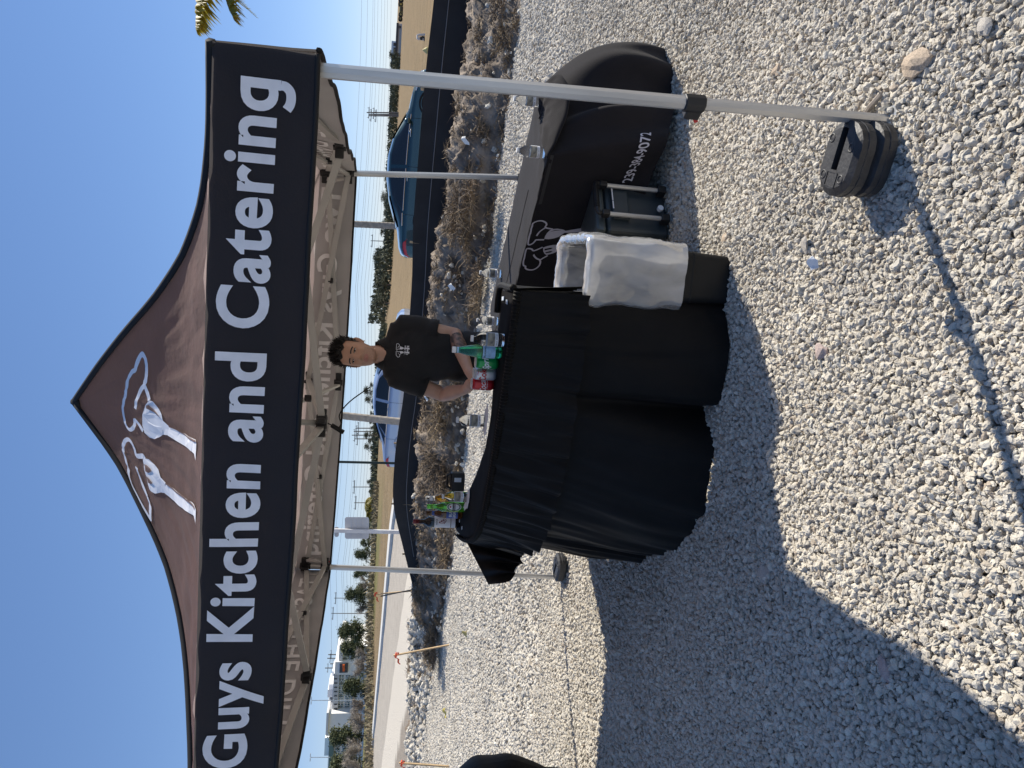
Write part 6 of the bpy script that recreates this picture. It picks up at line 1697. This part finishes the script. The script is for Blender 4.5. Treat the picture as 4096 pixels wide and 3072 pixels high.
M['loader_y'] = mat('dull yellow paint', (.38, .30, .10), .6, noise_s=1, noise_amt=.2)
ld = thing('wheel_loader', 'dull yellow wheel loader parked at the far right edge of the field', 'loader', (at(900, 22, 190).x, 190, 0))
def ly(dx, dy, Y=190): return at(dx, dy, Y)
for dy, r in ((36, 9), (4, 10.5)):
    for off in (0, 2.2):
        c = ly(896 - r * .55, dy, 190); rad = (ly(0, 0, 190).z - ly(r, 0, 190).z) * .62
        c.z = max(c.z, rad); g = MB(); g.path([c + Vector((0, off - .3, 0)), c + Vector((0, off + .3, 0))], rad, 20); w_ = g.build('wheel', M['tyre'], ld); g = MB(); g.path([c + Vector((0, off - .34, 0)), c + Vector((0, off + .34, 0))], rad * .5, 14); g.build('rim', M['loader_y'], w_)
c1 = ly(878, 6, 191); g = MB(); g.box(c1, (3.2, 2.2, 1.6)); g.build('engine_hood', M['loader_y'], ld, bevel=.1)
c2 = ly(874, 24, 191); g = MB(); g.box(c2 + Vector((0, 0, .4)), (1.7, 1.8, 1.9), taper=.9); g.build('cab', M['loader_y'], ld, bevel=.05); g = MB(); g.box(c2 + Vector((0, -.9, .7)), (1.2, .2, .9)); g.build('cab_window', M['car_glass'], ld)
c3 = ly(880, 36, 191); g = MB(); g.path([c2 + Vector((.6, 0, -.4)), c3 + Vector((-.2, 0, .5)), ly(890, 49, 191)], .28, 8); g.build('lift_arm', M['loader_y'], ld)
c4 = ly(892, 52, 191); g = MB(); g.box(c4, (1.3, 2.6, 1.3), taper=.7); g.build('bucket', M['loader_y'], ld)
# sheet barricade and hydrant in the field
bq = thing('field_barricade', 'white blotched board with a curved top standing in the dry field', 'barricade', (at(920, 77, 40).x, 40, 0))
g = MB(); pts = [at(x, y, 40) for x, y in ((925, 74.5), (906, 75), (902, 76.5), (902, 83), (906, 85))]; g.path(pts, .06, 8); g.build('curved_pipe', M['white_post'], bq)
a, b = at(905, 77.5, 40), at(927, 87, 40); g = MB(); g.box(((a.x + b.x) / 2, 40.1, (a.z + b.z) / 2), (abs(a.x - b.x), .06, abs(a.z - b.z))); bo = g.build('board', M['white_post'], bq)
for x, y, w, h_ in ((910, 83, .18, .12), (914, 80, .10, .16), (918, 85, .2, .1), (921, 80, .22, .09)): p = at(x, y, 39.98); g = MB(); g.box(p, (w, .012, h_)); g.build('black_mark', M['nylon'], bo)
hy = thing('fire_hydrant', 'pale yellow hydrant half hidden by the silt fence near the right tent leg', 'hydrant', (at(925, 109, 34).x, 34, 0))
p = at(916, 108, 34); M['hyd'] = mat('pale yellow paint', (.60, .52, .22), .6)
g = MB(); g.lathe([(.13, 0), (.13, .08), (.10, .10), (.10, p.z - .22), (.15, p.z - .20), (.15, p.z - .12), (.11, p.z - .06), (.05, p.z + .02), (.03, p.z + .06)], (p.x, 34, 0), 14); g.build('barrel', M['hyd'], hy, smooth=True)
g = MB(); g.path([(p.x - .2, 34, p.z - .3), (p.x + .2, 34, p.z - .3)], .055, 10); g.build('outlet', M['hyd'], hy)
# ------------------------------------------------------------------ poles and wires
M['pole_wood'] = mat('weathered pole', (.20, .18, .16), .9)
M['wire'] = mat('power wire', (.20, .22, .25), .6)
def upole(dy, top, base, Y, label, arms, group, r=.16):
    a = at(base, dy, Y); b = at(top, dy, Y); t = thing('power_pole', label, 'power pole', (a.x, a.y, 0), group); g = MB(); g.path([Vector((a.x, a.y, 0)), Vector((b.x, b.y, b.z))], [r, r * .7], 8); g.build('pole', M['pole_wood'], t)
    for k, z in enumerate(arms):
        q = Vector((b.x, b.y, b.z - z)); g = MB(); g.beam(q - Vector((1.3, 0, 0)), q + Vector((1.3, 0, 0)), .12, .14); ar = g.build('crossarm', M['pole_wood'], t)
        for sx in (-1.1, 0, 1.1): g = MB(); g.path([q + Vector((sx, 0, .05)), q + Vector((sx, 0, .35))], .07, 6); g.build('insulator', M['zinc'], ar)
    return t
G1 = 'power poles above the white building'
for dy, tp, lab in ((1414, 709, 'power pole above the right end of the white building'), (1422, 707, 'second power pole from the right above the white building'), (1434, 713, 'shortest of the four power poles above the white building'), (1443, 702, 'tallest of the four power poles above the white building')): upole(dy, tp, 790, 210, lab, (.8,), G1, .2)
G2_ = 'power poles behind the blue sedan'
for dy, tp, lab in ((243, 792, 'tall power pole right of the group above the blue sedan'), (247, 797, 'middle power pole of the group above the blue sedan'), (250, 797, 'left power pole of the group above the blue sedan')): upole(dy, tp, 855, 170, lab, (.5, 1.6), G2_, .18)
G3 = 'slim poles behind the ringed palm'
for dy, tp, lab in ((925, 768, 'slim pole just left of the pale ringed palm trunk'), (932, 764, 'second slim pole left of the pale ringed palm trunk'), (940, 760, 'third slim pole left of the pale ringed palm trunk'), (948, 766, 'fourth slim pole left of the pale ringed palm trunk')): upole(dy, tp, 830, 150, lab, (.6,), G3, .13)
for dy, tp, Y, lab in ((520, 801, 150, 'lone thin pole left of the far palm trunk behind the blue sedan'), (1052, 762, 140, 'thin pole far behind the thin post and the road sign'), (1086, 765, 140, 'thin pole beside the small far palms'), (1325, 716, 150, 'slim pole above the pines behind the fence end'), (1292, 722, 160, 'thin pole just above the spreading pine')): upole(dy, tp, 830, Y, lab, (.3,), 'lone thin poles', .1)
G4 = 'street lamps over the white building'
for dy, tp, lab in ((1513, 673, 'slim street lamp above the middle of the white building'), (1636, 671, 'slim street lamp above the left wing of the white building')):
    a = at(790, dy, 120); b = at(tp, dy, 120); t = thing('street_lamp', lab, 'street lamp', (a.x, a.y, 0), G4); g = MB(); g.path([Vector((a.x, a.y, 0)), b], [.10, .06], 8); g.build('pole', M['zinc'], t)
    for sx in (-1, 1): g = MB(); g.box(b + Vector((sx * .35, 0, .05)), (.5, .3, .12)); g.build('lamp_head', M['zinc'], t)
# wires sag from side to side
rw = random.Random(4)
for i, (r0, r1, Y) in enumerate(((760, 795, 180), (764, 800, 182), (771, 805, 184), (779, 811, 186), (786, 815, 188), (792, 821, 190), (800, 827, 192), (735, 778, 176), (748, 788, 178))):
    # right half then left half of the span, hung between far poles
    A = at(r0 + 45, -260, Y); Bm = at(r0 + 8, 620, Y + 4); C = at(r0 - 22, 1240, Y + 8); D = at(r0 - 52, 1900, Y + 12)
    g = MB(); pts = []
    for p, q in ((A, Bm), (Bm, C), (C, D)):
        for k in range(12):
            s = k / 12; pts.append(p.lerp(q, s) - Vector((0, 0, 1.6 * 4 * s * (1 - s))))
    pts.append(D); g.path(pts, .028, 5)
    props(g.build('power_wire', M['wire'], loc=(0, Y, 0)), ['topmost', 'second', 'third', 'fourth', 'fifth', 'sixth', 'lowest', 'high upper', 'high lower'][i] + ' power wire stretched across the sky behind the tent', 'power wire', 'power wires across the sky')
# ------------------------------------------------------------------ odd pieces lying on the gravel
M['brown_stone'] = mat('brown stone', (.45, .36, .27), .9, noise_s=20, noise_amt=.25, bump=.4, bump_s=40)
M['grey_stone'] = mat('grey stone', (.43, .40, .36), .9, noise_s=20, noise_amt=.2, bump=.4, bump_s=40)
M['pink_stone'] = mat('pinkish stone', (.45, .36, .33), .9, noise_s=20, noise_amt=.2, bump=.4, bump_s=40)
M['stick'] = mat('old grey stick', (.28, .24, .20), .9, noise_s=20, noise_amt=.3)
def chunk(dx, dy, s, mt, label, cat='stone', name='loose_stone', seed=0, fl=.6):
    p = gdp(dx, dy); rr = random.Random(seed); bm = bmesh.new(); bmesh.ops.create_icosphere(bm, subdivisions=2, radius=.5)
    for v in bm.verts:
        n = noise.noise(v.co * 2.2 + Vector((seed, 0, 0))) * .5 + noise.noise(v.co * 5 + Vector((seed, 3, 0))) * .18; v.co *= 1 + n; v.co.z *= fl; v.co.x *= 1.25
    me = bpy.data.meshes.new(name); bm.to_mesh(me); bm.free(); me.materials.append(mt); o = bpy.data.objects.new(name, me); COL.objects.link(o)
    o.scale = (s, s, s); o.rotation_euler = (rr.uniform(-.3, .3), rr.uniform(-.3, .3), rr.uniform(0, 6)); o.location = p + Vector((0, 0, s * .14 + .006)); return props(o, label, cat, 'odd stones lying on the gravel')
def gdp(dx, dy):
    d = _ray(dx * KD, dy * KD); t = -CAM_H / d.z; return Vector((0, 0, CAM_H)) + d * t
chunk(1990, 138, .085, M['brown_stone'], 'biggest brown stone lying on the gravel right of the tent leg', seed=1)
chunk(1688, 150, .055, M['brown_stone'], 'small brown stone beside the lower tent leg latch', seed=2)
chunk(1855, 655, .055, M['brown_stone'], 'brown clod on the sunny gravel left of the bin', seed=3) if False else None
chunk(1575, 515, .055, M['brown_stone'], 'tan stone on the gravel behind the wheeled cooler', seed=4)
chunk(1660, 1240, .075, M['grey_stone'], 'flat pale grey stone in the shade before the bar skirt', seed=5, fl=.25)
chunk(1745, 530, .05, M['grey_stone'], 'pale angular stone on the gravel before the bin', seed=6, fl=.35)
chunk(2050, 330, .045, M['grey_stone'], 'large grey stone on the sunny gravel at lower right', seed=7)
chunk(2135, 60, .045, M['grey_stone'], 'large grey stone at the right corner of the gravel', seed=8)
chunk(1780, 760, .05, M['pink_stone'], 'pinkish stone on the sunny gravel under the shade edge', seed=9)
chunk(1920, 1445, .055, M['pink_stone'], 'purple pink stone in the canopy shade', seed=10)
def stick(dx0, dy0, dx1, dy1, r, label):
    a, b = gdp(dx0, dy0), gdp(dx1, dy1); a.z = b.z = r + .018; g = MB(); m = a.lerp(b, .5) + Vector((0, 0, .004)); g.path([a, m, b], [r, r * 1.1, r * .6], 7)
    props(g.build('stick', M['stick'], loc=a), label, 'stick', 'sticks lying on the gravel')
stick(1920, 205, 1878, 260, .009, 'grey stick lying on the gravel near the plate weights')
stick(1700, 1262, 1703, 1305, .006, 'thin dark stick in the canopy shade below the bar'); stick(1722, 170, 1690, 205, .006, 'brown twig by the lower tent leg')

# small litter on the bank and the gravel
def scrap(dx, dy, Y, s, col, label, nm='litter_scrap', z=None):
    p = at(dx, dy, Y) if Y else gdp(dx, dy) + Vector((0, 0, .03)); rr = random.Random(int(dx * 7 + dy)); g = MB()
    pts = [(math.cos(a) * s * rr.uniform(.5, 1.1), math.sin(a) * s * rr.uniform(.4, .9)) for a in [i * .63 for i in range(10)]]
    g.poly(pts, lambda x, y: p + Vector((x, y * .6, y * .7 + .35 * s * math.sin(x / s * 3))), s * .5); o = g.build(nm, mat('scrap ' + nm, col, .6), loc=p); m_ = o.modifiers.new('thick', 'SOLIDIFY'); m_.thickness = .004
    props(o, label, 'litter', 'scraps of litter')
scrap(905, 712 + 110, 12.6, .07, (.02, .30, .42), 'teal plastic scrap on the bank left of the man')
scrap(1005, 305, 9.9, .08, (.75, .74, .70), 'white scrap on the bank beside the near tent leg')
scrap(975, 620, 11.4, .07, (.72, .72, .70), 'white scrap on the bank behind the covered table')
scrap(920, 860, 12.9, .06, (.74, .73, .70), 'white scrap on the bank beside the pale palm trunk')
scrap(1772, 570, 0, .03, (.62, .66, .72), 'pale plastic scrap on the gravel in front of the bin')
scrap(1012, 1372, 0, .09, (.45, .36, .12), 'dry yellow tuft scrap on the gravel below the bank')
scrap(965, 1540, 0, .09, (.55, .45, .10), 'yellow scrap on the gravel at far left')
